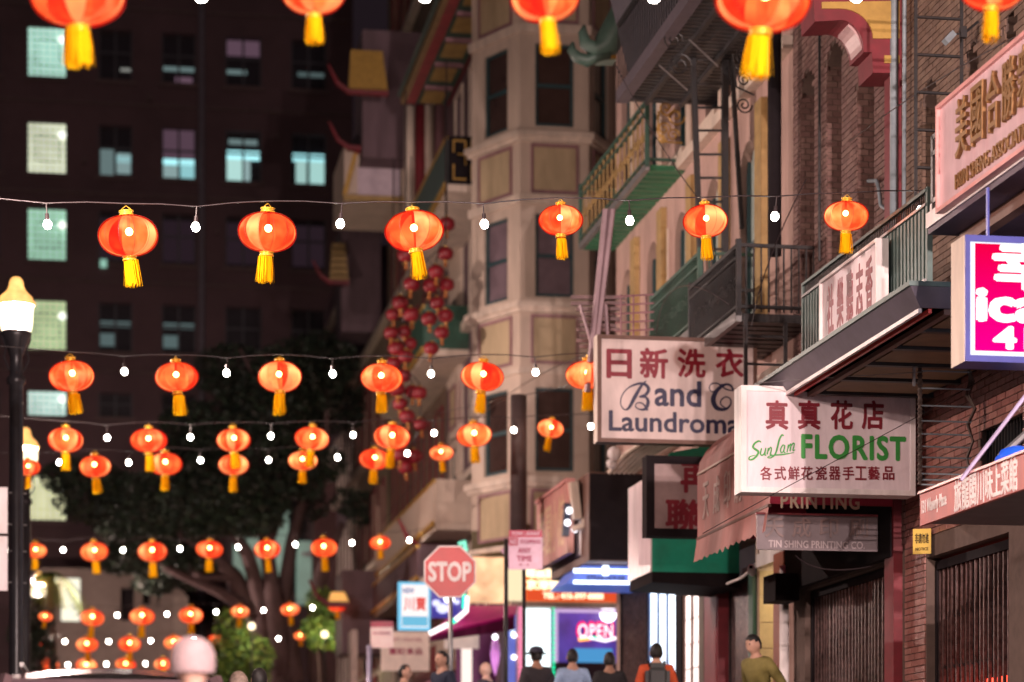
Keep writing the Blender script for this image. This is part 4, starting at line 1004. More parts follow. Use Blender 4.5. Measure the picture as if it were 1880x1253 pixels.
# ---------------------------------------------------------------- pink plaster building
t = thing('pink_plaster_building', 'pink plaster building with pale arched windows behind the iron balconies', 'building', (WX, 35, 1.65))
Yb0, Yb1 = 28.91, 39.2
ws = []
w0 = Y(1150) - .0
for fl in range(3):
    for k in range(6):
        u = w0 - k * 1.9
        if u - .35 > Yb0 + .2: ws.append((u - .38, u + .38, 7.3 + fl * 3.5, 9.95 + fl * 3.5))
grd = (Y(1446), Y(1141), 1.0, 4.7)
mb = MB(); wall_holes(FW, Yb0, Yb1, -.2, 19, -.3, 0, ws + [grd], mb)
for h in ws: arch_fill(mb, FW, h[0], h[1], h[3] - .38, h[3], -.28, -.005)
mb.build('wall', M_pink, t)
MB().box(WX, WX + 10, Yb1, Yb1 + .3, -.2, 19).build('side_wall', M_pink, t)
MB().box(WX + .32, WX + .4, Yb0, Yb1, 5, 19).build('inner_wall', M_black, t)
M_blind = mat('pale_blind', (.42, .5, .46), .6, dirt=.2)
for h in ws:
    w = MB().fb(FW, h[0], h[1], h[2], h[3], -.16, -.14).build('window', M_blind if h[2] < 8 else M_glass, t)
    mb = MB(); 
    for a, b, c, d in ((h[0], h[0] + .06, h[2], h[3]), (h[1] - .06, h[1], h[2], h[3]), (h[0] + .06, h[1] - .06, (h[2] + h[3]) / 2 - .03, (h[2] + h[3]) / 2 + .03)): mb.fb(FW, a, b, c, d, -.135, -.09)
    mb.build('frame', M_teal, w)
    MB().fb(FW, h[0] - .1, h[1] + .1, h[2] - .12, h[2], -.1, .1).build('sill', M_cream2, w)
for h in ws:
    if h[0] - .6 > Yb0: MB().fb(FW, h[0] - .62, h[0] - .3, h[2] - .2, h[3] + .3, .0, .09).build('pilaster', M_ochre if h[2] < 8 else M_cream, t)
for z in (6.5, 10.5, 14.1):
    MB().fb(FW, Yb0, Yb1, z, z + .16, 0, .14).build('string_course', M_cream2, t)
# dark flue pipe
yy = 28.75; x = xY(1422, yy)
mb = MB(); mb.tube([(x, yy, zY(1422, 470, yy)), (x, yy, zY(1422, -60, yy))], .085, 14)
tag(mb.build('flue_pipe', M_black, None, True), 'thick black flue pipe rising behind the large topmost lantern', 'pipe')

# ---------------------------------------------------------------- iron balconies and fire escapes
def balcony(name, label, X, pxn, pxf, zt, zb, mrail, mfloor, near_end=True, sp=.13, slats=True, scroll=None, wallx=WX, bars_m=None, thick=.08):
    yn, yf = Y(pxn, X), Y(pxf, X); F = FWALL(X)
    t = thing(name, label, 'balcony', (X, yn, zb))
    for z, h in ((zt, .05), (zb + (zt - zb) * .82, .03), (zb + .08, .03)):
        MB().fb(F, yn, yf, z - h, z, -.025, .025).build('rail', mrail, t)
    mb = MB(); rail_bars(mb, (X, yn, 0), (X, yf, 0), zb, zt, sp, .022); mb.build('uprights', bars_m or mrail, t, kind='stuff')
    for y_ in (yn, yf): MB().box(X - .03, X + .03, y_ - .03, y_ + .03, zb - .05, zt + .05).build('post', mrail, t)
    mb = MB(); u = yn + .12; i = 0
    while u < yf - .1:
        spiral(mb, F, u, zb + (zt - zb) * .45, .09, 1.3, 1 if i % 2 else -1, .009, n=.01, seg=14); u += .2; i += 1
    mb.build('scrollwork', bars_m or mrail, t, kind='stuff')
    for y_ in ((yn,) if near_end else ()) + (yf,):
        for z in (zt, zb + .08): MB().box(X, wallx, y_ - .02, y_ + .02, z - .04, z).build('end_rail', mrail, t)
        mb = MB(); rail_bars(mb, (X, y_, 0), (wallx, y_, 0), zb, zt, sp, .018); mb.build('end_bars', mrail, t, kind='stuff')
    MB().fb(F, yn, yf, zb - thick, zb, -.04, .03).build('floor_edge', M_steel if slats else mfloor, t)
    u = yn; 
    while u < yf:
        MB().box(X + .05, wallx, u, u + .2, zb - thick, zb - .02).build('slat', mfloor, t); u += .27
    return t
XGb = 7.78
b1 = balcony('green_gold_balcony', 'green and gold wrought iron balcony high on the pink plaster building', XGb, 1188, 1066, Z(1188, 182, XGb), Z(1188, 300, XGb), M_dkgreen, M_green, bars_m=M_ochre, sp=.3, thick=.1)
# gold scroll end panel of that balcony
yn = Y(1188, XGb); Fe = FCROSS(yn - .03); mb = MB()
for k, (px, py, r) in enumerate(((1222, 200, .12), (1218, 238, .1), (1240, 215, .14), (1235, 250, .1), (1215, 255, .07))):
    spiral(mb, Fe, xY(px, yn), zY(px, py, yn), r, 1.4, 1 if k % 2 else -1, .014, n=0)
mb.tube([Fe(xY(1208, yn), zY(1208, 205, yn), 0), Fe(xY(1207, yn), zY(1207, 245, yn), 0), Fe(xY(1222, yn), zY(1222, 262, yn), 0), Fe(xY(1252, yn), zY(1252, 264, yn), 0)], .014, 5)
mb.build('gold_scroll', M_gold, b1)
XM = 7.6
balcony('dark_green_balcony', 'dark green iron balcony just above the laundromat sign', XM, 1285, 1197, Z(1285, 462, XM), Z(1285, 590, XM), M_dkgreen, M_iron2, sp=.11)
XR = 7.42
fe = balcony('fire_escape_landing', 'dark fire escape landing with slim bars and deck above the laundromat sign', XR, 1356, 1268, Z(1356, 447, XR), Z(1356, 572, XR), M_iron, M_iron, sp=.09, thick=.12)
# lower drop ladder of the landing
YD = Y(1356, XR) - .1
t = thing('fire_escape_ladder', 'iron ladder standing in front of the laundromat sign edge', 'ladder', (xY(1368, YD), YD, 5))
for px in (1368, 1441): MB().fb(FCROSS(YD), xY(px, YD) - .02, xY(px, YD) + .025, zY(px, 740, YD), zY(px, 582, YD), 0, .03).build('rail', M_iron, t)
for py in (618, 669, 715): MB().fb(FCROSS(YD), xY(1368, YD), xY(1441, YD), zY(1368, py, YD) - .012, zY(1368, py, YD) + .016, 0, .02).build('rung', M_iron, t)
# tall stair stringers
t = thing('fire_escape_stair', 'tall narrow fire escape ladder with bolted rails beside the gold balcony', 'ladder', (xY(1290, 31), 31, 8))
Yt2 = 31
def t2p(px, py, y=Yt2): return Vector((xY(px, y), y, zY(px, py, y)))
mb = MB(); mb.bar(t2p(1272, 100), t2p(1288, 540), .1, .06); mb.build('rail', M_iron, t)
mb = MB(); mb.bar(t2p(1331, -50), t2p(1331, 560), .1, .08); mb.build('rail', M_iron, t)
for py in (62, 110, 155, 198, 240, 284, 327, 371, 414, 458):
    mb = MB(); mb.tube([t2p(1280, py), t2p(1329, py)], .018, 5); mb.build('rung', M_iron, t)
mb = MB(); mb.bar(t2p(1340, 60), t2p(1362, 420), .07, .05); mb.build('brace', M_iron, t)
# wrought iron scroll bracket
t = thing('iron_scroll_bracket', 'black wrought iron scrolls beside the flue pipe', 'bracket', t2p(1365, 150, 30)); mb = MB(); Fc = FCROSS(30.0)
for k, (px, py, r) in enumerate(((1366, 102, .13), (1366, 147, .09), (1366, 193, .11), (1248, 120, .16), (1290, 55, .16), (1235, 75, .14))):
    mq = MB(); spiral(mq, Fc, xY(px, 30), zY(px, py, 30), r, 1.7, 1 if k % 2 else -1, .012); mq.build('scroll', M_iron, t)
for a, b in (((1345, 100), (1352, 160)), ((1352, 160), (1385, 175))): mb.tube([t2p(*a, 30), t2p(*b, 30)], .012, 5)
mb.tube([t2p(1350, 120, 30), t2p(1362, 135, 30), t2p(1380, 128, 30)], .012, 5)
mb.build('stem', M_iron, t, kind='stuff')
# upper platform seen from below
XU = 6.95
zu = Z(1131, 183, XU)
t = thing('iron_platform', 'large black slatted fire escape platform seen from below at the top', 'fire escape', (XU, 31, zu))
yf = Y(1131, XU); yn = 27.0
MB().box(XU, XU + .16, yn, yf, zu - .05, zu + .12).build('edge_beam', mat('purple_iron', (.09, .07, .085), .5, dirt=.4), t)
MB().box(XU + .16, WX, yf - .1, yf, zu - .02, zu + .1).build('end_beam', M_iron, t)
u = yn
while u < yf - .1: MB().box(XU + .16, WX, u, u + .1, zu, zu + .03).build('slat', M_iron, t); u += .14
for x in (7.35, 7.85): MB().box(x, x + .06, yn, yf, zu - .06, zu).build('joist', M_iron, t)
for a, b in (((1265, 73), (1318, 122)), ((1210, 120), (1262, 166))):
    mb = MB(); mb.tube([PD(*a, 30.5), PD(*b, 31)], .012, 5); mb.build('tie_rod', M_steel, t)
mb = MB(); rail_bars(mb, (XU + .03, yn, 0), (XU + .03, yf, 0), zu + .1, zu + 1.0, .14, .016); mb.build('rail_bars', M_iron, t, kind='stuff')
MB().box(XU + .01, XU + .06, yn, yf, zu + 1.0, zu + 1.05).build('top_rail', M_iron, t)
MB().hexa([(XU + .3, yn, zu + .1), (WX, yn, zu + .1), (WX, yf + .2, zu + .1), (XU + .3, yf + .2, zu + .1), (XU - .2, yn, zu + 2.2), (WX, yn, zu + 2.2), (WX, yf + .3, zu + 2.2), (XU - .2, yf + .3, zu + 2.2)]).build('roof_underside', mat('dark_boards', (.055, .045, .06), .7, scale=8), t)
# curled dragon tail eave tip
t = thing('curled_eave_tip', 'dark green curled eave tip against the cream bay tower', 'eave', PD(1080, 80, 36))
M_tail = mat('tail_green', (.05, .09, .07), .5, dirt=.4)
for path, rad in (([(1200, -60), (1150, 20), (1112, 85), (1092, 92), (1075, 80), (1070, 60), (1073, 47)], [.3, .22, .2, .13, .1, .07, .02]),
                  ([(1118, 96), (1098, 104), (1078, 112), (1060, 106), (1049, 92), (1052, 78)], [.1, .08, .1, .09, .07, .02])):
    mb = MB(); mb.tube([PD(a, b, 35.5) for a, b in path], rad, 8); mb.build('curl', M_tail, t, True)
MB().prism(FCROSS(35.8), [(xY(a, 35.8), zY(a, b, 35.8)) for a, b in ((1104, 90), (1132, 90), (1132, 110), (1100, 110))], -.3, 0).build('eave_end', mat('pale_green_paint', (.2, .27, .22), .6), t)
MB().prism(FCROSS(35.8), [(xY(a, 35.8), zY(a, b, 35.8)) for a, b in ((1116, 98), (1121, 91), (1131, 91), (1131, 109), (1112, 109))], .003, .02).build('gold_mark', M_gold, t)
# utility bracket: leaning rods and insulators
t = thing('cable_rack', 'rusty rack of stacked cable insulators with leaning rods beside laundromat sign', 'cable rack', PD(1095, 600, 31.5))
for a, b, r in (((1112, 385), (1078, 720), .04), ((1124, 385), (1094, 640), .045), ((1065, 560), (1088, 640), .02), ((1112, 560), (1116, 625), .025)):
    mb = MB(); mb.tube([PD(*a, 31.2), PD(*b, 31.2)], r, 6); mb.build('rod', mat('mauve_steel', (.3, .2, .22), .5, .2), t)
for k in range(10):
    py = 548 + k * 10; w = 34 if k % 2 else 40
    if k < 2: w = 50
    mb = MB(); mb.bar(PD(1098 - w, py + random.uniform(-2, 2), 31.6), PD(1098 + w, py + random.uniform(-2, 2), 31.6), .045); mb.build('cross_arm', mat('rust_steel', (.2, .12, .12), .6, dirt=.4, scale=9), t)
mb = MB()
for k in range(5): mb.tube([PD(1130, 545 + 16 * k, 31), PD(1200, 541 + 16 * k, 30.5)], .012, 4)
for px in (1140, 1163, 1186): mb.tube([PD(px, 541, 30.8), PD(px, 625, 30.8)], .012, 4)
mb.build('guard_rail', M_mauve, t)
# ================================================================== beyond the cross street
# ---------------------------------------------------------------- cream corner building with its bay towers
YT = 47.4
def bay(name, label, pts, z0, z1, floors, side='front', closed_bottom=True):
    """a bay with faces between plan points; every floor gets windows, a panel band and cornices"""
    t = thing(name, label, 'bay tower', (pts[0][0], pts[0][1], z0))
    fr = []
    for (ax, ay), (bx, by) in zip(pts, pts[1:]):
        d = Vector((bx - ax, by - ay, 0)); L_ = d.length; n = Vector((d.y, -d.x, 0)).normalized()
        fr.append((frame((ax, ay, 0), d, n), L_))
    for F, L_ in fr:
        holes = []; wd = min(.82, L_ * .56)
        for (zw0, zw1) in floors: holes.append(((L_ - wd) / 2, (L_ + wd) / 2, zw0, zw1))
        mb = MB(); wall_holes(F, 0, L_, z0, z1, -.14, 0, holes, mb); mb.build('wall', M_cream, t)
        for h in holes:
            w = MB().fb(F, h[0], h[1], h[2], h[3], -.12, -.1).build('window', mat('mauve_blind', (.17, .12, .14), .35, var=.3, scale=1.5) if h[2] < floors[0][0] - .1 and h[2] > floors[-2][0] - 3.6 and h[2] > 10 else glassmat('brown_pane', (.06, .035, .03)), t)
            mb = MB(); m_ = (h[2] + h[3]) / 2
            for a, b, c, d in ((h[0], h[0] + .055, h[2], h[3]), (h[1] - .055, h[1], h[2], h[3]), (h[0] + .055, h[1] - .055, m_ - .035, m_ + .035), (h[0] + .055, h[1] - .055, h[2], h[2] + .07), (h[0] + .055, h[1] - .055, h[3] - .05, h[3])):
                mb.fb(F, a, b, c, d, -.1, -.05)
            mb.build('frame', M_teal, w)
        for i, (zw0, zw1) in enumerate(floors):
            pz1 = zw0 - .42; pz0 = pz1 - .86
            pw = L_ * .62; a, b = (L_ - pw) / 2, (L_ + pw) / 2
            p = MB().fb(F, a, b, pz0, pz1, -.01, .012).build('panel', M_panel, t)
            mb = MB()
            for q in ((a - .05, b + .05, pz1, pz1 + .06), (a - .05, b + .05, pz0 - .06, pz0), (a - .05, a, pz0, pz1), (b, b + .05, pz0, pz1)): mb.fb(F, *q, 0, .035)
            mb.build('panel_trim', M_mauve, p)
    # cornices follow the whole bay
    def band(za, zb, out, m, nm):
        mb = MB(); c = Vector((sum(p[0] for p in pts) / len(pts), sum(p[1] for p in pts) / len(pts) + .5))
        o = [Vector(p) + (Vector(p) - c).normalized() * out for p in pts]; i_ = [Vector(p) + (Vector(p) - c).normalized() * -.05 for p in pts]
        for k in range(len(pts) - 1):
            mb.hexa([(*o[k], za), (*o[k + 1], za), (*i_[k + 1], za), (*i_[k], za), (*o[k], zb), (*o[k + 1], zb), (*i_[k + 1], zb), (*i_[k], zb)])
        mb.build(nm, m, t)
    for zw0, zw1 in floors:
        band(zw0 - .24, zw0 - .12, .16, M_cream2, 'sill_cornice'); band(zw0 - .32, zw0 - .24, .09, M_cream2, 'cornice_step'); band(zw1 + .28, zw1 + .38, .08, M_cream2, 'cornice_step')
        band(zw0 - 1.55, zw0 - 1.45, .07, M_cream2, 'cornice_step')
    return t
def q2(px, Yc): return (xY(px, Yc), Yc)
fz = []
for ya_, yb__ in ((232, 80), (545, 393), (865, 712)):
    fz.append((zY(1000, ya_, YT), zY(1000, yb__, YT)))
fz.append((fz[0][0] + 3.4, fz[0][1] + 3.4))
tp = [q2(866, 48.9), q2(955, YT), q2(1081, YT), q2(1126, 48.6)]
zb0 = zY(1000, 962, YT)
bay('bay_tower', 'cream corner bay tower with teal sash windows and ochre panels', tp, zb0, fz[3][1] + .5, fz)
t = thing('restaurant_building', 'cream corner building behind the bay tower with orange lit restaurant below', 'building', (8.4, 50, 1.65))
MB().box(8.1, 22, 48.95, 49.45, zb0 + .0, fz[3][1] + .5).build('upper_wall', M_cream, t)
M_dkint = mat('dim_interior', (.06, .03, .05), .8)
MB().box(8.2, 22, 50.5, 52, 1.6, zb0).build('shop_wall', M_dkint, t)
MB().hexa([(*tp[0], zb0 - .5), (*tp[3], zb0 - .5), (12, 50, zb0 - .5), (8.5, 52, zb0 - .5), (*tp[0], zb0), (*tp[3], zb0), (12, 50, zb0), (8.5, 52, zb0)]).build('bracket_course', mat('olive_trim', (.2, .17, .1), .7, dirt=.4), t)  # course in a plain dull olive
# farther bay of the same street front
tp2 = [q2(826, 56.2), q2(838, 55.2), q2(868, 54.8)]
fz2 = [(a * 1.0, b) for a, b in fz[:3]]
bay('far_bay', 'narrow farther bay of the cream building seen past the bay tower', [(tp2[0][0], 56.4), (tp2[0][0] + .02, 55.0), (tp2[2][0], 54.2)], zb0 - .4, zY(850, 330, 55), [(z0, z1) for z0, z1 in fz2 if z1 < zY(850, 330, 55)])

# restaurant frontage (faces the camera)
YR = 48.3; FRs = FCROSS(YR)
def rx(px): return xY(px, YR)
def rz(py): return zY(1000, py, YR)
t = thing('orange_restaurant_sign', 'glowing orange restaurant fascia sign with cream characters above the window', 'sign', (rx(965), YR, rz(1100)))
M_or = emat('lit_orange', (1, .24, .04), 1.2); M_crl = emat('lit_cream', (1, .8, .5), 2.2); M_or2 = emat('lit_orange_red', (.9, .1, .03), .9)
MB().fb(FRs, rx(966), rx(1150), rz(1104), rz(1045), -.2, 0).build('case', M_or, t)
MB().fb(FRs, rx(966), rx(1150), rz(1104), rz(1084), .002, .01).build('phone_strip', M_or2, t)
text('味蒸飯烤鴨粥麵', FRs, rx(1030), rz(1053), .002, M_crl, t, w=rx(1095) - rx(968), h=rz(1046) - rz(1062), bold=.09, ext=.02)
text('京港粥粉麵飯海鮮', FRs, rx(1048), rz(1074), .002, M_crl, t, w=rx(1130) - rx(968), h=rz(1066) - rz(1083), bold=.06, ext=.02)
text('TEL : 415-397-8888', FRs, rx(1052), rz(1094), .01, M_crl, t, w=rx(1110) - rx(1000), h=rz(1089) - rz(1099), bold=.04, ext=.02)
t = thing('food_picture_panel', 'lit cream menu panel of dish pictures above the magenta awning', 'sign', (rx(860), YR, rz(1100)))
M_food = mat('food_print', (.9, .6, .35), .5, emit=(1, .6, .33), es=.85, evar=.5, scale=5)
MB().fb(FRs, rx(862), rx(931), rz(1108), rz(1025), -.2, 0).build('panel', M_food, t)
t = thing('cream_light_panel', 'tall lit cream panel between the sign poles', 'sign', (rx(935), YR, rz(1100)))
MB().fb(FRs, rx(934), rx(960), rz(1103), rz(1045), -.2, 0).build('panel', emat('lit_cream_panel', (1, .8, .5), 1.1), t)
tag(MB().fb(FRs, rx(935), rx(1150), rz(1116), rz(1106), -.1, .15).build('shelf_ledge', M_cream2), 'pale ledge under the orange restaurant sign', 'ledge')
t = thing('neon_doorway', 'white lit doorway edged with green and red light strips', 'doorway', (rx(950), YR, 1.7))
MB().fb(FRs, rx(963), rx(1012), 1.7, rz(1117), -.2, -.1).build('lit_pane', emat('door_white', (.85, .97, 1), 1.9), t)
for px, c in ((952, 'red'), (960, 'green'), (1014, 'green')):
    mb = MB(); z = 1.7
    while z < rz(1117):
        mb.fb(FRs, rx(px), rx(px + (4 if c == 'green' else 8)), z, z + .07, 0, .03); z += .1
    mb.build('light_strip', emat('led_' + c, (.0, 1, .45) if c == 'green' else (1, .25, .45), 1.3), t, kind='stuff')
MB().fb(FRs, rx(949), rx(965), 1.7, rz(1117), -.1, -.01).build('door_jamb', M_cream2, t)
t = thing('blue_lit_pillar', 'narrow blue lit pillar with round bulbs beside the neon doorway', 'pillar', (rx(940), YR, 1.7))
MB().fb(FRs, rx(934), rx(947), 1.7, rz(1117), -.1, -.02).build('panel', mat('blue_pillar', (.1, .12, .3), .3, emit=(.2, .25, .9), es=.55), t)
mb = MB(); mb.tube([FRs(rx(941), rz(1125), .03), FRs(rx(941), rz(1170), .03)], .04, 6); mb.build('light_tube', emat('pale_blue_tube', (.7, .8, 1), 2), t)
for py in (1168, 1208): mb = MB(); mb.sphere(FRs(rx(943), rz(py), .05), .05, 8); mb.build('bulb', emat('bulb_white', (1, .95, 1), 4), t, True)
t = thing('neon_window', 'purple lit restaurant window holding the OPEN neon sign', 'shop window', (rx(1020), YR, 2))
M_purp = mat('purple_interior', (.1, .06, .25), .6, emit=(.1, .06, .5), es=.42, evar=.9, scale=2.2)
MB().fb(FRs, rx(1020), rx(1150), rz(1216), rz(1120), -.5, -.45).build('interior', M_purp, t)
MB().fb(FRs, rx(1016), rx(1024), rz(1216), rz(1118), -.05, .02).build('frame_strip', emat('lilac_strip', (.75, .5, .85), .9), t)
MB().fb(FRs, rx(1024), rx(1150), rz(1124), rz(1118), -.05, .02).build('frame_strip', emat('lilac_strip', (.75, .5, .85), .9), t)
MB().fb(FRs, rx(1018), rx(1160), 1.6, rz(1216), -.3, -.01).build('stall_riser', M_dkint, t)
MB().fb(FRs, rx(1060), rx(1130), rz(1216), rz(1188), -.4, -.3).build('aquarium', emat('tank_cyan', (.1, .4, .8), .8), t)
P_ = FRs(rx(1122), rz(1124), -.3); mb = MB(); mb.sphere(P_, .17, 8); mb.build('ceiling_bulb', emat('bulb_white', (1, .95, 1), 4), t)
t = thing('open_neon_sign', 'glowing red and white OPEN neon sign in the restaurant window', 'neon sign', (rx(1097), YR + .1, rz(1160)))
Fo = FCROSS(YR - .05)
MR = emat('neon_pink', (1, .01, .12), 1.5); MWn = emat('neon_white', (1, .85, .92), 2.0)
text('OPEN', Fo, rx(1092), rz(1158), -.02, MR, t, w=.74, h=.33, bold=.1, name='red_outline', spacing=1.1)
text('OPEN', Fo, rx(1092), rz(1158), .02, MWn, t, w=.71, h=.27, bold=.0, name='white_tube', spacing=1.12)
mb = MB(); mb.tube([Fo(rx(1062), rz(1173), .02), Fo(rx(1085), rz(1171), .02), Fo(rx(1110), rz(1176), .02), Fo(rx(1132), rz(1170), .02)], .03, 6); mb.build('underline_tube', MWn, t)
mb = MB(); mb.tube([Fo(rx(1061), rz(1175), .03), Fo(rx(1080), rz(1173), .03)], .03, 6); mb.build('orange_tube', emat('neon_orange', (1, .35, .02), 2.4), t)
mb = MB(); mb.tube([Fo(rx(1086), rz(1170), .03), Fo(rx(1100), rz(1172), .03)], .025, 6); mb.build('green_tube', emat('neon_green', (0, .8, .4), 1.8), t)
# magenta awning and its light rope
t = thing('magenta_awning', 'magenta shop awning edged with a white green light rope', 'awning', PD(860, 1130, 46.5))
def p46(px, py, d=46.5): return PD(px, py, d)
mb = MB(); a_, b_, c_, d_ = p46(845, 1112, 48.2), p46(950, 1112, 48.2), p46(945, 1128, 46), p46(790, 1166, 44.5)
mb.hexa([a_ - Vector((0, 0, .05)), b_ - Vector((0, 0, .05)), c_ - Vector((0, 0, .05)), d_ - Vector((0, 0, .05)), a_, b_, c_, d_]); mb.build('cloth', mat('magenta_cloth', (.5, .01, .16), .6, emit=(.5, .0, .15), es=.25), t)
mb = MB(); mb.hexa([c_ - Vector((0, 0, .3)), d_ - Vector((0, 0, .12)), d_ + Vector((0, .06, -.12)), c_ + Vector((0, .06, -.3)), c_, d_, d_ + Vector((0, .06, 0)), c_ + Vector((0, .06, 0))]); mb.build('valance', mat('dark_magenta', (.16, .01, .07), .6), t)
for path, col_, rad in (([(788, 1164), (822, 1147)], 'white', .045), ([(836, 1139), (856, 1122), (857, 1095)], 'white', .045), ([(820, 1148), (838, 1138)], 'green', .04), ([(852, 1118), (853, 1092)], 'green', .035)):
    mb = MB(); mb.tube([PD(a, b, 44.3) for a, b in path], rad, 6); mb.build('light_rope', emat('rope_' + col_, (1, .85, .85) if col_ == 'white' else (.02, .9, .5), 2.2), t)
t = thing('blue_poster_board', 'dark blue board with lit white shapes under the stop sign', 'sign', PD(815, 1110, 45.5))
FB5 = FCROSS(45.5)
MB().fb(FB5, xY(792, 45.5), xY(850, 45.5), zY(820, 1135, 45.5), zY(820, 1085, 45.5), -.1, 0).build('board', mat('blue_board', (.03, .03, .2), .4, emit=(.05, .04, .5), es=.4), t)
for px, py, r in ((800, 1108, .08), (824, 1100, .1), (812, 1118, .12), (838, 1106, .06)): mb = MB(); mb.sphere(FB5(xY(px, 45.5), zY(px, py, 45.5), .05), r, 8, .8); mb.build('lit_shape', emat('bulb_white', (1, .95, 1), 4) if px == 824 else emat('soft_white', (.7, .7, 1), 1.4), t)
t = thing('green_neon_tip', 'small green pink neon shape above the stop sign', 'neon sign', PD(846, 1005, 46))
mb = MB(); mb.tube([PD(842, 1000, 46), PD(852, 995, 46), PD(855, 1013, 46)], .045, 6); mb.build('tube', emat('mint_neon', (.3, 1, .7), 1.2), t)
# lit doorway glow left of the doorway, under the awning
t = thing('magenta_shopfront', 'open shopfront with pinkish white lit goods below the magenta awning', 'shopfront', PD(870, 1200, 50))
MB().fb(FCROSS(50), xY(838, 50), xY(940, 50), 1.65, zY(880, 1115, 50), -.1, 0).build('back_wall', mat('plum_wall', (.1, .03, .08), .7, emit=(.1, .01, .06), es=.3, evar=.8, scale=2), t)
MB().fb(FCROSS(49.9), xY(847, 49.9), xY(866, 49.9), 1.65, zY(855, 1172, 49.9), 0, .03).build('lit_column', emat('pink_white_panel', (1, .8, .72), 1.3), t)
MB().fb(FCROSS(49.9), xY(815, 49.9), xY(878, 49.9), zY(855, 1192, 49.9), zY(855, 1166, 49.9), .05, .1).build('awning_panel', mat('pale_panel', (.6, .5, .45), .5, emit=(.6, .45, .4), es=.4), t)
mb = MB(); mb.sphere(PD(909, 1170, 47), .055, 8); mb.build('bulb', emat('bulb_white', (1, .95, 1), 4), t)
mb = MB(); mb.lathe([(.001, -.45), (.07, -.2), (.1, 0), (.07, .2), (.001, .42)], PD(909, 1200, 48), 12); mb.build('lava_lamp', mat('violet_lamp', (.4, .2, .6), .3, emit=(.75, .25, .7), es=.9, evar=.8, scale=3), t, True)

# ---------------------------------------------------------------- sign posts at the corner
def pole(t, px, d, py_top, r=.04, m=M_steel, zb=None, name='post'):
    P = PD(px, 1253, d); zt = PD(px, py_top, d).z; zb = gh(P.x, P.y) if zb is None else zb
    mb = MB(); mb.tube([(P.x, P.y, zb), (P.x, P.y, zt)], r, 8); return mb.build(name, m, t, True)
d = 35.8; P = PD(826, 1050, d)
t = thing('stop_sign', 'red octagonal STOP sign on a thin grey post', 'stop sign', (P.x, P.y, gh(P.x, P.y)))
pole(t, 827, d + .06, 1010, .035)
FSn = frame((P.x, P.y, 0), (C_, -S_, 0), (-S_, -C_, 0))
R8 = .385
def octa(r): return [(r / math.cos(PI / 8) * math.cos(PI / 8 + k * PI / 4), P.z + r / math.cos(PI / 8) * math.sin(PI / 8 + k * PI / 4)) for k in range(8)]
MB().prism(FSn, octa(R8), -.01, 0).build('white_border', mat('reflective_white', (.8, .72, .72), .35), t)
MB().prism(FSn, octa(R8 - .022), .0015, .004).build('red_face', mat('reflective_red', (.55, .02, .025), .3, dirt=.15, scale=2), t)
text('STOP', FSn, 0, P.z, .004, mat('reflective_white'), t, w=.62, h=.27, bold=.05)
d = 36.2; P = PD(965, 1010, d)
t = thing('no_stopping_sign', 'pink white TOW-AWAY NO STOPPING ANY TIME sign on twin posts', 'parking sign', (P.x, P.y, gh(P.x, P.y)))
pole(t, 929, d + .1, 990, .032, M_iron); pole(t, 962, d + .1, 1040, .03, M_iron)
FSn = frame((P.x, P.y, 0), (C_, -S_, 0), (-S_, -C_, 0)); hw = 31 / FPX * d; zt_, zb_ = PD(965, 974, d).z, PD(965, 1046, d).z
M_lil = mat('lilac_sign', (.72, .45, .6), .35, dirt=.12)
MB().fb(FSn, -hw, hw, zb_, zt_, -.006, 0).build('plate', M_lil, t)
MB().fb(FSn, -hw, hw, PD(965, 987, d).z, zt_, .001, .004).build('red_header', mat('crimson_header', (.45, .0, .05), .35), t)
MB().fb(FSn, -hw, -hw + .14, PD(965, 1002, d).z, PD(965, 988, d).z, .001, .004).build('red_square', mat('crimson_header'), t)
M_cr = mat('crimson_letter', (.4, .02, .1), .5)
for s, py, w, h, m_, u in (('TOW - AWAY', 980, .42, .055, M_lil, 0), ('NO', 995, .1, .07, M_lil, -hw + .07), ('STOPPING', 995, .3, .06, M_cr, .07), ('ANY', 1011, .19, .075, M_cr, -.02), ('TIME', 1026, .22, .08, M_cr, -.02), ('8 - 5', 1037, .14, .025, M_cr, -.02)):
    text(s, FSn, u, PD(965, py, d).z, .005, m_, t, w=w, h=h, bold=.03)
t = thing('diamond_sign', 'back corner of a small lilac diamond sign behind the no stopping sign', 'sign', PD(930, 1012, 36.6))
P2 = PD(934, 1012, 36.5)
MB().prism(frame((P2.x, P2.y, 0), (C_, -S_, 0), (-S_, -C_, 0)), [(0, P2.z - .13), (.13, P2.z), (0, P2.z + .13), (-.13, P2.z)], 0, .008).build('plate', M_lil, t)
t = thing('utility_pole', 'thick dark brown pole in front of the cream bay tower', 'pole', PD(952, 1253, 39.5))
pole(t, 952, 39.5, 726, .135, mat('dark_pole', (.07, .045, .045), .7, dirt=.3, scale=5), PD(952, 985, 39.5).z, 'pole_sleeve'); pole(t, 962, 39.55, 960, .03, M_iron)
t = thing('blue_edged_sign', 'lit white sign with blue border and red characters beside the stop sign', 'sign', PD(760, 1110, 47))
YS = 46.0; Fz = FCROSS(YS)
def sx_(px): return xY(px, YS)
def sz_(py): return zY(760, py, YS)
MB().fb(Fz, sx_(732), sx_(790), sz_(1157), sz_(1069), -.15, 0).build('case', emat('cyan_edge', (.25, .7, 1), .95), t)
MB().fb(Fz, sx_(737), sx_(786), sz_(1152), sz_(1074), .001, .01).build('face', emat('white_face_lit', (1, .88, .86), 1.15), t)
text('NEW', Fz, sx_(750), sz_(1085), .01, emat('blue_print', (.05, .15, .5), .7), t, w=.22, h=.1, bold=.03)
text('川賣', Fz, sx_(762), sz_(1109), .01, emat('red_print', (.9, .1, .08), .9), t, w=.42, h=.25, bold=.03)
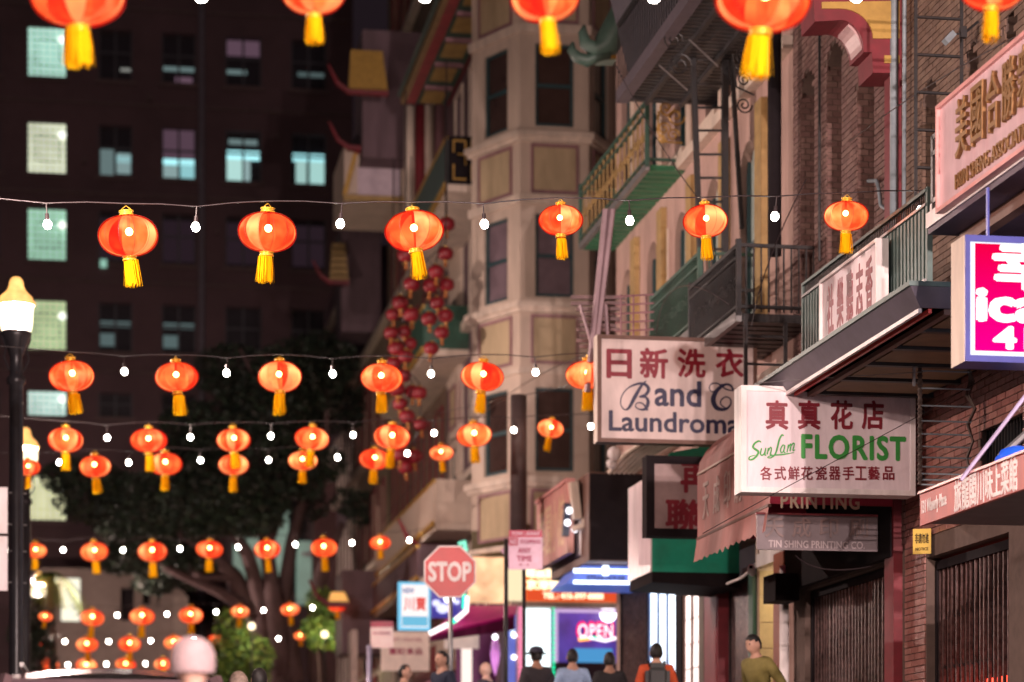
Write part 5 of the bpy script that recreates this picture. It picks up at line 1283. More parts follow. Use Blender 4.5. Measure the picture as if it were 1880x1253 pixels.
for px in (750, 772): mb = MB(); mb.lathe([(.001, 0), (.085, 0), (.085, .01)], (0, 0, 0), 14); o = mb.build('round_logo', emat('pale_disc', (.75, .95, 1), 1.3), t); o.rotation_euler = (PI / 2, 0, 0); o.location = Vector(Fz(sx_(px), sz_(1142), .02)) - t.location
MB().fb(Fz, sx_(738), sx_(785), sz_(1150), sz_(1132), .0105, .013).build('blue_strip', emat('sky_strip', (.2, .6, .85), .9), t)
d = 47; P = PD(701, 1165, d)
t = thing('small_pink_sign', 'small pinkish parking sign on a pale post beyond the shops', 'parking sign', (P.x, P.y, 1.65))
F3 = frame((P.x, P.y, 0), (C_, -S_, 0), (-S_, -C_, 0))
MB().fb(F3, -.22, .22, PD(701, 1190, d).z, PD(701, 1141, d).z, 0, .01).build('plate', mat('pale_pink_sign', (.8, .55, .5), .4, emit=(.8, .5, .45), es=.3), t)
MB().fb(F3, -.22, .22, PD(701, 1152, d).z, PD(701, 1141, d).z, .011, .015).build('red_header', mat('crimson_header'), t)
text('NO PARKING', F3, 0, PD(701, 1163, d).z, .011, M_cr, t, w=.34, h=.06, bold=.03)
pole(t, 678, d, 1185, .05, mat('violet_post', (.5, .45, .6), .4, .3))
t = thing('shop_board_sign', 'cream shop board with faded red characters behind the pedestrians', 'sign', PD(745, 1190, 52))
F4 = FCROSS(52)
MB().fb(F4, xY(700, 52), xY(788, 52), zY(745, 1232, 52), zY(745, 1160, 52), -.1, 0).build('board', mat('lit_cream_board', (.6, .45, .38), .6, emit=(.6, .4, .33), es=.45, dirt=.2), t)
text('富記食品', F4, xY(745, 52), zY(745, 1196, 52), .001, M_cr, t, w=.72, h=.14, bold=.03); text('GIFT CENTER', F4, xY(745, 52), zY(745, 1175, 52), .001, M_cr, t, w=.7, h=.08)

# ---------------------------------------------------------------- ornate pagoda style building along the street beyond
XK = 8.0
t = thing('pagoda_building', 'ornate pagoda style building with tiered balconies in cream red and gold', 'building', (XK, 60, 1.65)); PG = t
M_plum = mat('plum_wall_paint', (.16, .1, .12), .75, dirt=.4, scale=2, streak=True)
FK2 = FWALL(XK)
segs = [(49.5, 57.5, M_plum, 30), (57.5, 70, mat('dusky_ochre', (.2, .13, .09), .8, dirt=.4, scale=2), 30), (70, 80, mat('beige_wall', (.36, .27, .2), .8, dirt=.4, scale=2, streak=True), 15.5), (80, 91, M_plum, 20)]
for y0, y1, m_, h in segs:
    holes = []
    fl = 5.6
    while fl + 2.2 < h:
        y = y0 + .7
        while y + 1.1 < y1: holes.append((y, y + 1.05, fl, fl + 1.9)); y += 2.3
        fl += 3.4
    mb = MB(); wall_holes(FK2, y0, y1, 1.6, h, -.3, 0, holes, mb); mb.build('wall', m_, t)
    MB().box(XK + .3, XK + 9, y0, y1 - .01, 1.6, h).build('rear_mass', M_black, t)
    MB().box(XK + .01, XK + 9, y0 - .02, y0 - .001, 1.6, h).build('side_wall', m_, t)
    for hh in holes:
        w = MB().fb(FK2, hh[0], hh[1], hh[2], hh[3], -.2, -.17).build('window', M_glass, t)
        mb = MB()
        for q in ((hh[0] - .08, hh[0], hh[2] - .08, hh[3] + .08), (hh[1], hh[1] + .08, hh[2] - .08, hh[3] + .08), (hh[0], hh[1], hh[3], hh[3] + .08), (hh[0], hh[1], hh[2] - .08, hh[2])): mb.fb(FK2, *q, 0, .05)
        mb.build('frame', M_cream2 if m_ is M_plum else M_red, w)
    fl = 5.1
    while fl < h:
        MB().fb(FK2, y0, y1, fl, fl + .18, 0, .2).build('string_course', M_cream2, t); fl += 3.4
# long red eave with mustard soffit panels
zE = PD(735, 190, 57.6).z; e0, e1 = PD(735, 190, 57.6), None
Yn_, Yf_ = 46.5, e0.y; XO = e0.x; XI = XO + .95
t = thing('red_soffit_eave', 'long red edged eave with mustard soffit panels left of the bay tower', 'eave', (XO, 52, zE))
MB().box(XO, XO + .12, Yn_, Yf_, zE - .02, zE + .14).build('outer_edge', mat('gold_edge', (.35, .22, .1), .5), t)
MB().box(XO + .12, XO + .36, Yn_, Yf_, zE, zE + .12).build('red_fascia', mat('bright_red_trim', (.38, .05, .06), .5, dirt=.3), t)
MB().box(XO + .36, XI + .15, Yn_, Yf_, zE + .02, zE + .1).build('soffit_board', M_dkgreen, t)
MB().box(XI + .15, XI + .3, Yn_, Yf_, zE - .02, zE + .12).build('inner_edge', M_red, t)
y = Yf_ - 1.45
while y > Yn_:
    MB().box(XO + .46, XI + .02, y + .25, y + 1.35, zE - .0, zE + .018).build('soffit_panel', mat('mustard_soffit', (.5, .32, .1), .6, dirt=.3), t)
    MB().box(XO + .4, XI + .1, y + .0, y + .14, zE - .06, zE + .018).build('scroll_beam', M_mauve, t); y -= 1.75
MB().hexa([(XO - .1, Yn_, zE + .15), (XK, Yn_, zE + .15), (XK, Yf_, zE + .15), (XO - .1, Yf_, zE + .15), (XO + .5, Yn_, zE + 1.1), (XK, Yn_, zE + 1.1), (XK, Yf_ - .4, zE + 1.1), (XO + .5, Yf_ - .4, zE + 1.1)]).build('roof_slope', M_iron2, t)
def front_roof(name, label, pxl, pxr, py_e, py_t, Yc, depth=2.5, tilem=None, flare=14, cat='roof', rows=7):
    """small chinese roof facing down the street: tile courses, red fascia, upturned ends"""
    t = thing(name, label, cat, (xY(pxl, Yc), Yc, zY(pxl, py_e, Yc)))
    x0, x1 = xY(pxl, Yc), xY(pxr, Yc); z0, z1 = zY(pxl, py_e, Yc), zY(pxl, py_t, Yc)
    for k in range(rows):
        f0, f1 = k / rows, (k + .6) / rows; ins = flare / FPX * Yc
        MB().hexa([(x0 + ins * f0, Yc + depth * f0 * .5, z0 + (z1 - z0) * f0), (x1, Yc + depth * f0 * .5, z0 + (z1 - z0) * f0), (x1, Yc + depth * f1 * .5 + .2, z0 + (z1 - z0) * f0), (x0 + ins * f0, Yc + depth * f1 * .5 + .2, z0 + (z1 - z0) * f0),
                   (x0 + ins * f1, Yc + depth * f0 * .5, z0 + (z1 - z0) * f1), (x1, Yc + depth * f0 * .5, z0 + (z1 - z0) * f1), (x1, Yc + depth * f1 * .5 + .2, z0 + (z1 - z0) * f1), (x0 + ins * f1, Yc + depth * f1 * .5 + .2, z0 + (z1 - z0) * f1)]).build('tile_course', tilem or M_gold, t)
    MB().box(x0 + .5, XK + .2, Yc + depth * .5 + .3, Yc + depth * .5 + 2.2, z0 - 1.2, z1 + .6).build('roof_body', M_plum, t)
    mb = MB(); mb.tube([(x0 - .5, Yc - .1, z0 + .55), (x0 - .28, Yc - .1, z0 + .12), (x0, Yc - .05, z0 - .06), (x1, Yc - .05, z0 - .06)], [.03, .06, .08, .08], 6); mb.build('upturned_edge', M_red, t)
    return t
front_roof('gold_tiled_roof', 'small gold tiled roof high on the pagoda building', 640, 712, 165, 60, 58.5, rows=10)
front_roof('dark_pagoda_roof', 'dark pagoda roof with a red upturned edge under the gold tiled one', 640, 752, 268, 205, 60.5, tilem=M_black, rows=5, flare=40)
# pavilion with the pale panel
t = thing('pavilion_balcony', 'projecting pavilion with cream frieze and pale panel on the pagoda building', 'pavilion', (xY(640, 61), 61, zY(640, 370, 61)))
FV = FCROSS(61)
def vx(px): return xY(px, 61)
def vz(py): return zY(690, py, 61)
MB().box(vx(632), XK, 61.0, 64, vz(372), vz(268)).build('body', M_cream, t)
MB().prism(FV, [(vx(628), vz(362)), (vx(636), vz(362)), (vx(656), vz(286)), (vx(648), vz(286))], .01, .1).build('flared_corner', M_gold, t)
MB().fb(FV, vx(650), vx(745), vz(286), vz(268), .01, .2).build('red_lintel', mat('bright_red_trim'), t)
MB().fb(FV, vx(655), vx(742), vz(306), vz(287), .01, .07).build('frieze', M_cream2, t)
for px in (672, 698, 725): MB().fb(FV, vx(px - 3), vx(px + 3), vz(300), vz(292), .072, .08).build('dark_boss', M_black, t)
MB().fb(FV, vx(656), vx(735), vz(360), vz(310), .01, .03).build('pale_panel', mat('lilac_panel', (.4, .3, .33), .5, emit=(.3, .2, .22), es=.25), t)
MB().fb(FV, vx(630), vx(745), vz(372), vz(362), .01, .15).build('sill', M_ochre, t)
# columns
for i, (px, m_, lb) in enumerate(((752, M_cream2, 'cream'), (772, M_red, 'dark red'), (787, M_cream2, 'cream'), (808, M_mauve, 'mauve'))):
    mb = MB(); yy = 58; x = xY(px, yy); mb.tube([(x, yy, zY(px, 460, yy)), (x, yy, zY(px, 195, yy))], .13, 10)
    tag(mb.build('balcony_column', m_, None, True), 'slim %s column, %s right of the pale panelled pavilion' % (lb, ORD[i]), 'column', 'columns on the pagoda building')
# balconies along the street face
def kbalc(label, X, pxn, pxf, zt, zb, mpan, fret=False):
    yn, yf = yX(pxn, X), yX(pxf, X); F = FWALL(X)
    t = thing('pagoda_balcony', label, 'balcony', (X, yn, zb)); t['group'] = 'balconies of the pagoda building'
    MB().box(X, XK, yn, yf, zb - .15, zb).build('floor_slab', M_cream2, t)
    MB().fb(F, yn, yf, zb, zt - .08, -.03, .03).build('panel', mpan, t)
    MB().fb(F, yn, yf, zt - .08, zt, -.05, .05).build('rail', M_gold, t); MB().fb(F, yn, yf, zb - .08, zb + .04, .03, .08).build('lower_rail', M_gold, t)
    MB().box(X, XK, yn - .04, yn, zb, zt).build('end_panel', M_black if fret else mpan, t)
    Fe = FCROSS(yn - .05)
    k = 0; x = X + .1
    mb = MB()
    while fret and x + .3 < XK:
        for q in ((x, x + .28, zt - .12, zt - .09), (x, x + .03, zt - .35, zt - .12), (x + .25, x + .28, zt - .6, zt - .12), (x + .1, x + .25, zt - .4, zt - .37), (x, x + .28, zb + .08, zb + .11), (x, x + .03, zb + .11, zb + .4)): mb.fb(Fe, *q, 0, .02)
        x += .38
    if mb.v: mb.build('gold_fret', M_gold, t, kind='stuff')
    return t
kbalc('balcony with gold fretwork end beside the bay tower', 6.95, 822, 745, zX(822, 250, 6.95), zX(822, 338, 6.95), M_iron2, True)
kbalc('green panelled balcony below the pale pavilion', 7.0, 780, 700, zX(780, 560, 7.0), zX(780, 640, 7.0), M_dkgreen)
kbalc('lower cream balcony behind the lit lantern strings', 7.0, 800, 690, zX(800, 880, 7.0), zX(800, 960, 7.0), M_cream)
kbalc('low balcony over the far shops', 6.9, 770, 640, zX(770, 1000, 6.9), zX(770, 1060, 6.9), M_plum)
front_roof('small_red_roof', 'small dark roof with red edge above the stop sign', 770, 835, 998, 975, 55, tilem=M_black, rows=3, flare=10)
front_roof('ochre_roof', 'little ochre roof at the left edge of the pagoda building', 605, 640, 515, 425, 72, tilem=M_ochre, rows=6, flare=12)
front_roof('lit_gold_roof', 'small gold roof low at the end of the shops, lamp light put in as glow', 603, 640, 1106, 1078, 62, tilem=mat('lit_gold', (.6, .4, .12), .4, emit=(1, .5, .12), es=.6), rows=4, flare=14)  # lamp light put into the tiles as emission
for i, (px, py, d_) in enumerate(((632, 1105, 61), (686, 1108, 52), (428, 1100, 90))):
    pass
t = thing('far_shopfronts', 'dim row of lit far shopfronts under the pagoda building', 'shopfront', (7.9, 60, 1.65))
for k in range(9):
    y = 52 + k * 4; MB().fb(FWALL(7.95), y, y + 3.2, 1.7, 4.4, 0, .04).build('shop_window', mat('far_shop_%d' % (k % 3), (.4, .3, .25), .5, emit=[(1, .6, .4), (.9, .5, .3), (.7, .25, .3)][k % 3], es=[.5, .28, .35][k % 3], evar=.8, scale=1.5), t)
    MB().fb(FWALL(7.95), y, y + 3.4, 4.4, 5.0, 0, .5).build('shop_awning', [M_cream, M_red, M_brown][k % 3], t)
mb = MB(); mb.tube([PD(662, 950, 60), PD(662, 1253, 60)], .2, 10)
t = tag(MB().box(PD(640, 1160, 60).x, PD(652, 1160, 60).x, 59.2, 60, 1.6, PD(640, 1160, 60).z).build('lit_pillar', mat('lit_stone_pillar', (.55, .42, .38), .7, dirt=.4)), 'pale lit stone pillar at the far corner', 'pillar')

# ---------------------------------------------------------------- dark red paper lanterns in long garlands
M_dark_l = mat('dull_red_silk', (.22, .01, .018), .5, var=.3, scale=3)
def make_dark():
    t = thing('paper_lantern', 'tmp', 'lantern')
    mb = MB(); mb.lathe(ell(.27, .225, 12), (0, 0, 0), 20, lambda a: 1 - .02 * abs(math.sin(8 * a))); mb.build('shade', M_dark_l, t, True)
    mb = MB(); mb.lathe([(.07, .2), (.07, .25)], (0, 0, 0), 10); mb.lathe([(.06, -.25), (.07, -.2)], (0, 0, 0), 10); mb.build('cap', M_gold, t)
    mb = MB(); mb.lathe([(.04, -.24), (.06, -.44)], (0, 0, 0), 8); mb.build('tassel', mat('dull_orange_tassel', (.4, .13, .03), .7), t)
    return t
DL = make_dark(); first = True
strandR = [(820, 412), (818, 466), (801, 500), (820, 523), (803, 557), (818, 580), (811, 611), (790, 525), (788, 586), (792, 640), (756, 522), (745, 468)]
strandL = [(735, 556), (755, 578), (722, 578), (742, 610), (718, 612), (752, 632), (728, 640), (745, 655), (722, 668), (740, 690), (757, 720), (735, 742), (748, 765), (770, 722), (772, 780), (728, 715), (742, 800), (735, 835), (760, 838), (745, 858)]
for nm, st, dd in (('higher', strandR, 47.0), ('lower', strandL, 49.0)):
    st = sorted(st, key=lambda p: p[1]); prev = None; pts = []
    for i, (px, py) in enumerate(st):
        P = PD(px, py, dd + random.uniform(-.5, .5)); sc_ = (31 if nm == 'higher' else 30) / FPX * dd / .54 * random.uniform(.92, 1.1)
        lb = 'unlit dark red lantern, number %s from the top of the %s hanging cluster' % ((ORD + ['eleventh', 'twelfth', 'thirteenth', 'fourteenth', 'fifteenth', 'sixteenth', 'seventeenth', 'eighteenth', 'nineteenth', 'twentieth'])[i], nm)
        if first: o = DL; o.location = P; o.scale = (sc_,) * 3; o['label'] = lb; first = False
        else: o = dup(DL, P, lb, sc_, (random.uniform(-.15, .15), random.uniform(-.15, .15), random.uniform(0, 6)))
        o['group'] = 'unlit dark red lanterns hanging in clusters'; pts.append(P + Vector((0, 0, .2)))
    for k in range(3):
        sub = pts[k::3]
        if len(sub) > 1:
            mb = MB(); mb.tube([sub[0] + Vector((0, 0, 3))] + sub, .012, 4); tag(mb.build('garland_cord', M_wire), '%s cord of the %s cluster of dark red lanterns' % (ORD[k], nm), 'cord')

# ---------------------------------------------------------------- dark office block at the end of the street
YO = 92.0; FO = FCROSS(YO)
def ox(px): return xY(px, YO)
def oz(py): return zY(330, py, YO)
t = thing('dark_office_block', 'dark brown office block with rows of windows at the end of the street', 'building', (0, YO, 1.65)); OB = t
M_ob = mat('dark_brown_wall', (.08, .042, .047), .85, var=.25, scale=.35, dirt=.25, dirtcol=(.15, .09, .1))
holes = []
rows_ = [(-110, -20), (62, 154), (236, 329), (393, 487), (560, 650), (725, 770), (880, 960)]
cols_ = [(51, 121), (181, 243), (297, 360), (414, 480), (535, 599), (-70, 0)]
for i, (a, b) in enumerate(cols_):
    for j, (c, d_) in enumerate(rows_):
        if i > 0 and j > 5: continue
        holes.append((ox(a), ox(b), oz(d_), oz(c), i, j))
mb = MB(); wall_holes(FO, ox(-400), ox(648), 1.5, oz(-260), -.5, 0, [h[:4] for h in holes], mb); mb.build('wall', M_ob, t)
MB().box(ox(-400), ox(648), YO + .6, YO + 12, 1.5, oz(-261)).build('rear_mass', M_black, t)
lit = {1: (.5, .82, .7), 2: (.78, .82, .62), 3: (.42, .74, .56), 4: (.6, .74, .42), 5: (.62, .84, .78), 0: (.5, .8, .6), 6: (.8, .8, .5)}
for h in holes:
    u0, u1, z0, z1, i, j = h; W_, H_ = u1 - u0, z1 - z0
    MB().fb(FO, u0 - .12, u1 + .12, z0 - .16, z0, 0, .14).build('sill', mat('dim_sill', (.1, .06, .06), .8, dirt=.4), t)
    if i == 0:
        e = lit[j]; w = MB().fb(FO, u0, u1, z0, z1, -.3, -.25).build('lit_window', mat('lit_blind_%d' % j, e, .6, emit=e, es=.85, evar=.25, scale=1.2), t)
        mb = MB()
        nz = 8 if j != 5 else 4
        for k in range(7): x = u0 + W_ * k / 6; mb.fb(FO, x - .016, x + .016, z0, z1, -.24, -.2)
        for k in range(nz + 1): z = z0 + H_ * k / nz; mb.fb(FO, u0, u1, z - .014, z + .014, -.199, -.16)
        mb.build('muntin_grid', mat('pale_muntin', (.22, .36, .3), .6), w)
        mb = MB()
        for q in ((u0 + W_ * .22, u0 + W_ * .82, z0 + H_ * .25, z0 + H_ * .262), (u0 + W_ * .22, u0 + W_ * .82, z0 + H_ * .75, z0 + H_ * .762), (u0 + W_ * .22, u0 + W_ * .235, z0 + H_ * .28, z0 + H_ * .75), (u0 + W_ * .805, u0 + W_ * .82, z0 + H_ * .28, z0 + H_ * .75)): mb.fb(FO, *q, -.158, -.12)
        mb.build('casement_frame', mat('grey_muntin', (.12, .2, .17), .6), w)
        mb = MB(); mb.sphere(FO(u0 + W_ * .9, z0 + H_ * (.78 if j < 3 else .7), -.1), .14, 8); mb.build('ceiling_light', emat('office_light', (1, 1, .9), 1.6), w)
        continue
    w = MB().fb(FO, u0, u1, z0, z1, -.42, -.4).build('window', mat('dusk_glass', (.03, .025, .03), .2), t)
    mb = MB(); m_ = (u0 + u1) / 2
    for q in ((u0, u0 + .06, z0, z1), (u1 - .06, u1, z0, z1), (m_ - .04, m_ + .04, z0, z1), (u0 + .06, m_ - .04, z0 + H_ * .55, z0 + H_ * .59), (m_ + .04, u1 - .06, z0 + H_ * .55, z0 + H_ * .59)): mb.fb(FO, *q, -.2, -.14)
    mb.build('sash_frame', mat('dark_sash', (.05, .045, .055), .6), w)
    def pane(a, b, c, d_, col_, s):
        MB().fb(FO, u0 + W_ * a, u0 + W_ * b, z1 - H_ * d_, z1 - H_ * c, -.38 + random.uniform(0, .04), -.3).build('lit_room_part', emat('room_%d_%d_%d' % (int(col_[0] * 20), int(col_[2] * 20), int(s * 20)), col_, s), w)
    B_ = (.45, .95, 1); G_ = (.35, .5, .5); P_ = (.25, .14, .2)
    if j == 2:
        if i == 1: pane(.05, .45, .42, .95, G_, .35); pane(.5, 1, .5, .9, G_, .6); pane(.5, .95, .55, .68, B_, .9)
        if i == 2: pane(.05, .95, .0, .55, P_, .35); pane(.0, 1, .57, .68, B_, 1.1); pane(.55, 1, .6, .98, B_, .6); pane(.05, .5, .7, .98, G_, .7)
        if i == 3: pane(.1, .9, .12, .22, G_, .4); pane(.0, 1, .35, .52, B_, 1.2); pane(.0, .48, .52, .95, (.5, .8, .75), .9); pane(.5, .7, .52, .98, G_, .8)
        if i == 4: pane(.0, 1, .35, .5, B_, 1.0); pane(.15, .45, .5, .95, (.5, .8, .75), .7); pane(.5, 1, .5, .95, (.5, .85, .8), .75)
    elif j == 1:
        if i == 1: pane(.65, .95, .7, .75, (.6, .6, .55), .4)
        if i == 2: pane(.05, .95, .62, .7, G_, .35); pane(.4, .9, .82, .95, P_, .5)
        if i == 3: pane(.0, .97, .03, .33, P_, .4); pane(.05, .6, .62, .7, G_, .35)
        if i == 4: pane(.2, .95, .6, .68, G_, .2)
    elif j == 4 and i in (1, 2): pane(.0, .95, .35, .45, G_, .3); pane(.0, .5, .6, .85, G_, .25)
    elif j == 3:
        pane(.05, .95, .1, .9, P_, .08)
tag(MB().fb(FO, ox(196), ox(184), oz(497), oz(484), 0, .2).build('wall_lamp', emat('mint_lamp', (.4, .75, .6), .7)), 'tiny mint lit lamp on the dark office block', 'lamp')
mb = MB(); mb.tube([(ox(370), YO - .15, 1.7), (ox(370), YO - .15, oz(-200))], .12, 8); tag(mb.build('drainpipe', mat('dim_pipe', (.12, .1, .12), .7)), 'faint tall drainpipe down the dark office block', 'pipe')

# low stucco building with curved gable, and the pale lit one behind the tree
YG = 86.0; FGb = FCROSS(YG)
def gx(px): return xY(px, YG)
def gz(py): return zY(240, py, YG)
t = thing('gabled_stucco_building', 'low taupe stucco building with a rounded gable behind the lowest lantern strings', 'building', (gx(230), YG, 1.65))
M_st = mat('taupe_stucco', (.2, .15, .13), .85, dirt=.2, scale=1)
hol = [(gx(112), gx(147), gz(1142), gz(1063)), (gx(222), gx(246), gz(1140), gz(1080)), (gx(262), gx(276), gz(1110), gz(1070))]
mb = MB(); wall_holes(FGb, gx(60), gx(290), 1.6, gz(1050), -.4, 0, hol, mb); mb.build('wall', M_st, t)
cx_ = (gx(290) + gx(348)) / 2; rr_ = (gx(348) - gx(290)) / 2
MB().prism(FGb, [(gx(290), 1.6), (gx(352), 1.6), (gx(352), gz(1120))] + [(cx_ + rr_ * math.cos(a), gz(1120) + (gz(1078) - gz(1120)) * math.sin(a)) for a in [PI * k / 12 for k in range(13)]], -.4, .25).build('rounded_gable', M_st, t)
MB().fb(FGb, gx(318), gx(345), 1.7, gz(1095), .26, .3).build('pale_door_panel', mat('pale_stucco', (.27, .21, .18), .8), t)
MB().box(gx(60), gx(352), YG + .5, YG + 4, 1.6, gz(1052)).build('rear_mass', M_black, t)
MB().fb(FGb, hol[0][0], hol[0][1], hol[0][2], hol[0][3], -.3, -.25).build('lit_window', emat('cream_window', (1, .95, .75), 1.15), t)
MB().fb(FGb, gx(75), gx(352), gz(1052), gz(1046), -.45, .1).build('coping', M_st, t)
YM = 88.0; FM = FCROSS(YM)
t = thing('mint_lit_building', 'pale mint lit facade glimpsed through the tree branches', 'building', (xY(520, YM), YM, 1.65))
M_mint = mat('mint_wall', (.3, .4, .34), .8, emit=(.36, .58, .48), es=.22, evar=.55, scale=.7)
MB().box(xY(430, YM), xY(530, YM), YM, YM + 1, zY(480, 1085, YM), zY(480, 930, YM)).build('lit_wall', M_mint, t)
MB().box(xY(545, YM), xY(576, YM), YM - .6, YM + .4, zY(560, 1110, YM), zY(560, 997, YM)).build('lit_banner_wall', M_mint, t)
MB().box(xY(420, YM), xY(640, YM), YM + 1.1, YM + 2, 1.6, zY(500, 880, YM)).build('dark_wall', M_ob, t)
MB().box(xY(568, YM), xY(640, YM), YM - 2, YM - 1, 1.6, zY(600, 900, YM)).build('dark_wing', mat('maroon_stucco', (.11, .05, .05), .8, dirt=.3), t)
text('大明', FCROSS(YM - .62), xY(560, YM), zY(560, 1021, YM), .0, M_cr, t, w=.35, h=.18, bold=.03)

for py in (25, 200, 365, 525, 690):
    MB().fb(FO, ox(-400), ox(648), oz(py), oz(py - 5), 0, .1).build('string_course', mat('dim_sill'), OB)
for k, (px, py) in enumerate(((150, 300), (270, 180), (395, 420), (505, 240))):
    mb = MB(); mb.fb(FO, ox(px), ox(px + 9), oz(py + 10), oz(py), .001, .3); mb.build('vent_box', mat('dim_sill'), OB)
# ================================================================== trees and plants
def leaves(name, m, parent, clumps, n, size, seed, flat=.5, kind=None):
    rnd = random.Random(seed); mb = MB(); off = parent_off(parent); V = []; Fa = []; MI = []
    tot = sum(c[1] ** 2 for c in clumps)
    for c, r, sq in clumps:
        k = int(n * r * r / tot)
        for _ in range(k):
            while True:
                d = Vector((rnd.uniform(-1, 1), rnd.uniform(-1, 1), rnd.uniform(-1, 1)))
                if .05 < d.length < 1: break
            d = d * (d.length ** -.35); p = c + Vector((d.x * r, d.y * r, d.z * r * sq)) - off
            a = Vector((rnd.gauss(0, 1), rnd.gauss(0, 1), rnd.gauss(0, .6))).normalized(); b = a.cross(Vector((rnd.gauss(0, 1), rnd.gauss(0, 1), rnd.gauss(0, 1)))).normalized()
            s = size * rnd.uniform(.6, 1.4); i = len(V)
            V += [p - a * s, p + b * s * .42, p + a * s, p - b * s * .42]; Fa.append((i, i + 1, i + 2, i + 3)); MI.append(rnd.randrange(len(m)))
    me = bpy.data.meshes.new(name); me.from_pydata(V, [], Fa)
    for x in m: me.materials.append(x)
    me.polygons.foreach_set('material_index', MI); return link(name, me, parent, kind)
def leafmat(name, col):
    m = mat(name, col, .6, 0, .25, 1.5)
    return m
LM = [leafmat('leaf_dark', (.02, .032, .022)), leafmat('leaf_mid', (.032, .05, .028)), leafmat('leaf_olive', (.04, .038, .028))]
LG = [leafmat('leaf_bright', (.12, .2, .03)), leafmat('leaf_yellow', (.2, .24, .04)), leafmat('leaf_green', (.06, .13, .03))]
M_bark = mat('purple_brown_bark', (.13, .075, .075), .85, bump=.5, scale=3, dirt=.3)
D = 75.0
def T(px, py, dd=0): return PD(px, py, D + dd)
base = T(525, 1253); base.z = g(base.y)
t = thing('street_tree', 'large spreading dark tree with many leaning limbs at the end of the street', 'tree', base)
mb = MB()
limbs = [([(530, 1300), (505, 1225), (470, 1130), (430, 1060), (380, 1010), (300, 965)], [.5, .42, .36, .28, .18, .06]),
         ([(505, 1225), (478, 1100), (455, 1020), (400, 930), (380, 860)], [.3, .26, .22, .14, .05]),
         ([(520, 1240), (505, 1120), (490, 1010), (475, 930), (490, 830)], [.32, .28, .22, .15, .05]),
         ([(540, 1250), (520, 1100), (535, 1000), (560, 900), (600, 800), (600, 700)], [.32, .26, .2, .15, .1, .04]),
         ([(470, 1130), (400, 1085), (340, 1060), (260, 1020), (190, 1000)], [.2, .17, .13, .08, .03]),
         ([(430, 1060), (370, 1060), (320, 1020), (240, 940)], [.16, .12, .1, .03]),
         ([(490, 1010), (520, 930), (500, 800), (470, 700), (440, 640)], [.15, .12, .1, .07, .03]),
         ([(585, 1250), (575, 1150), (590, 1050), (630, 960)], [.3, .25, .2, .1])]
trunk = None
for k, (path, rad) in enumerate(limbs):
    mb = MB(); mb.tube([T(a, b, math.sin(k * 2.1 + i) * .8 * min(1, i / 2)) for i, (a, b) in enumerate(path)], rad, 8)
    o = mb.build('trunk' if k == 0 else 'limb', M_bark, t, True)
rnd = random.Random(5); cl = []
for (px, py, r, sq, n) in ((230, 930, 1.5, .7, 5), (150, 900, .9, .7, 3), (330, 990, 1.3, .6, 5), (200, 1000, 1.0, .6, 3), (420, 900, 1.5, .7, 5), (540, 850, 1.3, .8, 5), (330, 870, 1.4, .7, 4), (560, 720, 1.6, .8, 4), (470, 700, 1.4, .7, 3), (400, 780, 1.3, .7, 4), (610, 640, 1.1, .8, 3), (610, 900, .8, 1, 3), (270, 1050, .9, .5, 3), (380, 1060, .7, .5, 2)):
    for _ in range(n):
        cl.append((T(px + rnd.uniform(-55, 55), py + rnd.uniform(-40, 40), rnd.uniform(-2.5, 2)), r * rnd.uniform(.45, .95), sq))
leaves('crown', LM, t, cl, 42000, .11, 3)
# lit shrubs and the small tree by the lamps
for nm, px, py, r, n, lb, dd in (('shrub', 438, 1195, 1.0, 2600, 'yellow green lit shrub at the foot of the spreading tree', 70), ('shrub', 582, 1140, .8, 2200, 'lit green shrub with a small red lantern beside the tree trunk', 70), ('shrub', 375, 1235, .8, 1500, 'low dark shrub between lowest lanterns and the lit shrub', 71)):
    P = PD(px, py, dd); B_ = Vector((P.x, P.y, g(P.y))); t = thing(nm, lb, 'shrub', B_)
    mb = MB(); mb.tube([B_, (P.x + .1, P.y, (P.z + B_.z) / 2), P], [.06, .05, .02], 6); mb.build('stem', M_bark, t)
    leaves('foliage', LG, t, [(P + Vector((rnd.uniform(-r, r) * .6, rnd.uniform(-.5, .5), rnd.uniform(-r, r) * .8)), r * .55, 1) for _ in range(8)], n, .085, px)
for px, py, e_n in ((596, 1165, 160), (462, 1150, 120)):  # small lamps added to brighten the shrubs
    P = PD(px, py, 68.6); t = thing('added_shrub_lamp', 'small lamp added to light the leaves, %s' % ('beside the tree trunk shrub' if px > 500 else 'over the yellow green shrub'), 'lamp', (P.x, P.y, g(P.y)))
    mb = MB(); mb.tube([(P.x, P.y, g(P.y)), (P.x, P.y, P.z - .1)], .025, 6); mb.build('post', M_iron, t)
    mb = MB(); mb.sphere(P, .1, 8); gl = mb.build('globe', M_globe, t, True)
    ld = bpy.data.lights.new('added_shrub_light', 'POINT'); ld.energy = e_n; ld.color = (1, .9, .6); ld.shadow_soft_size = .05
    l = bpy.data.objects.new('added_shrub_light', ld); COL.objects.link(l); l.parent = t; l.location = P - t.location
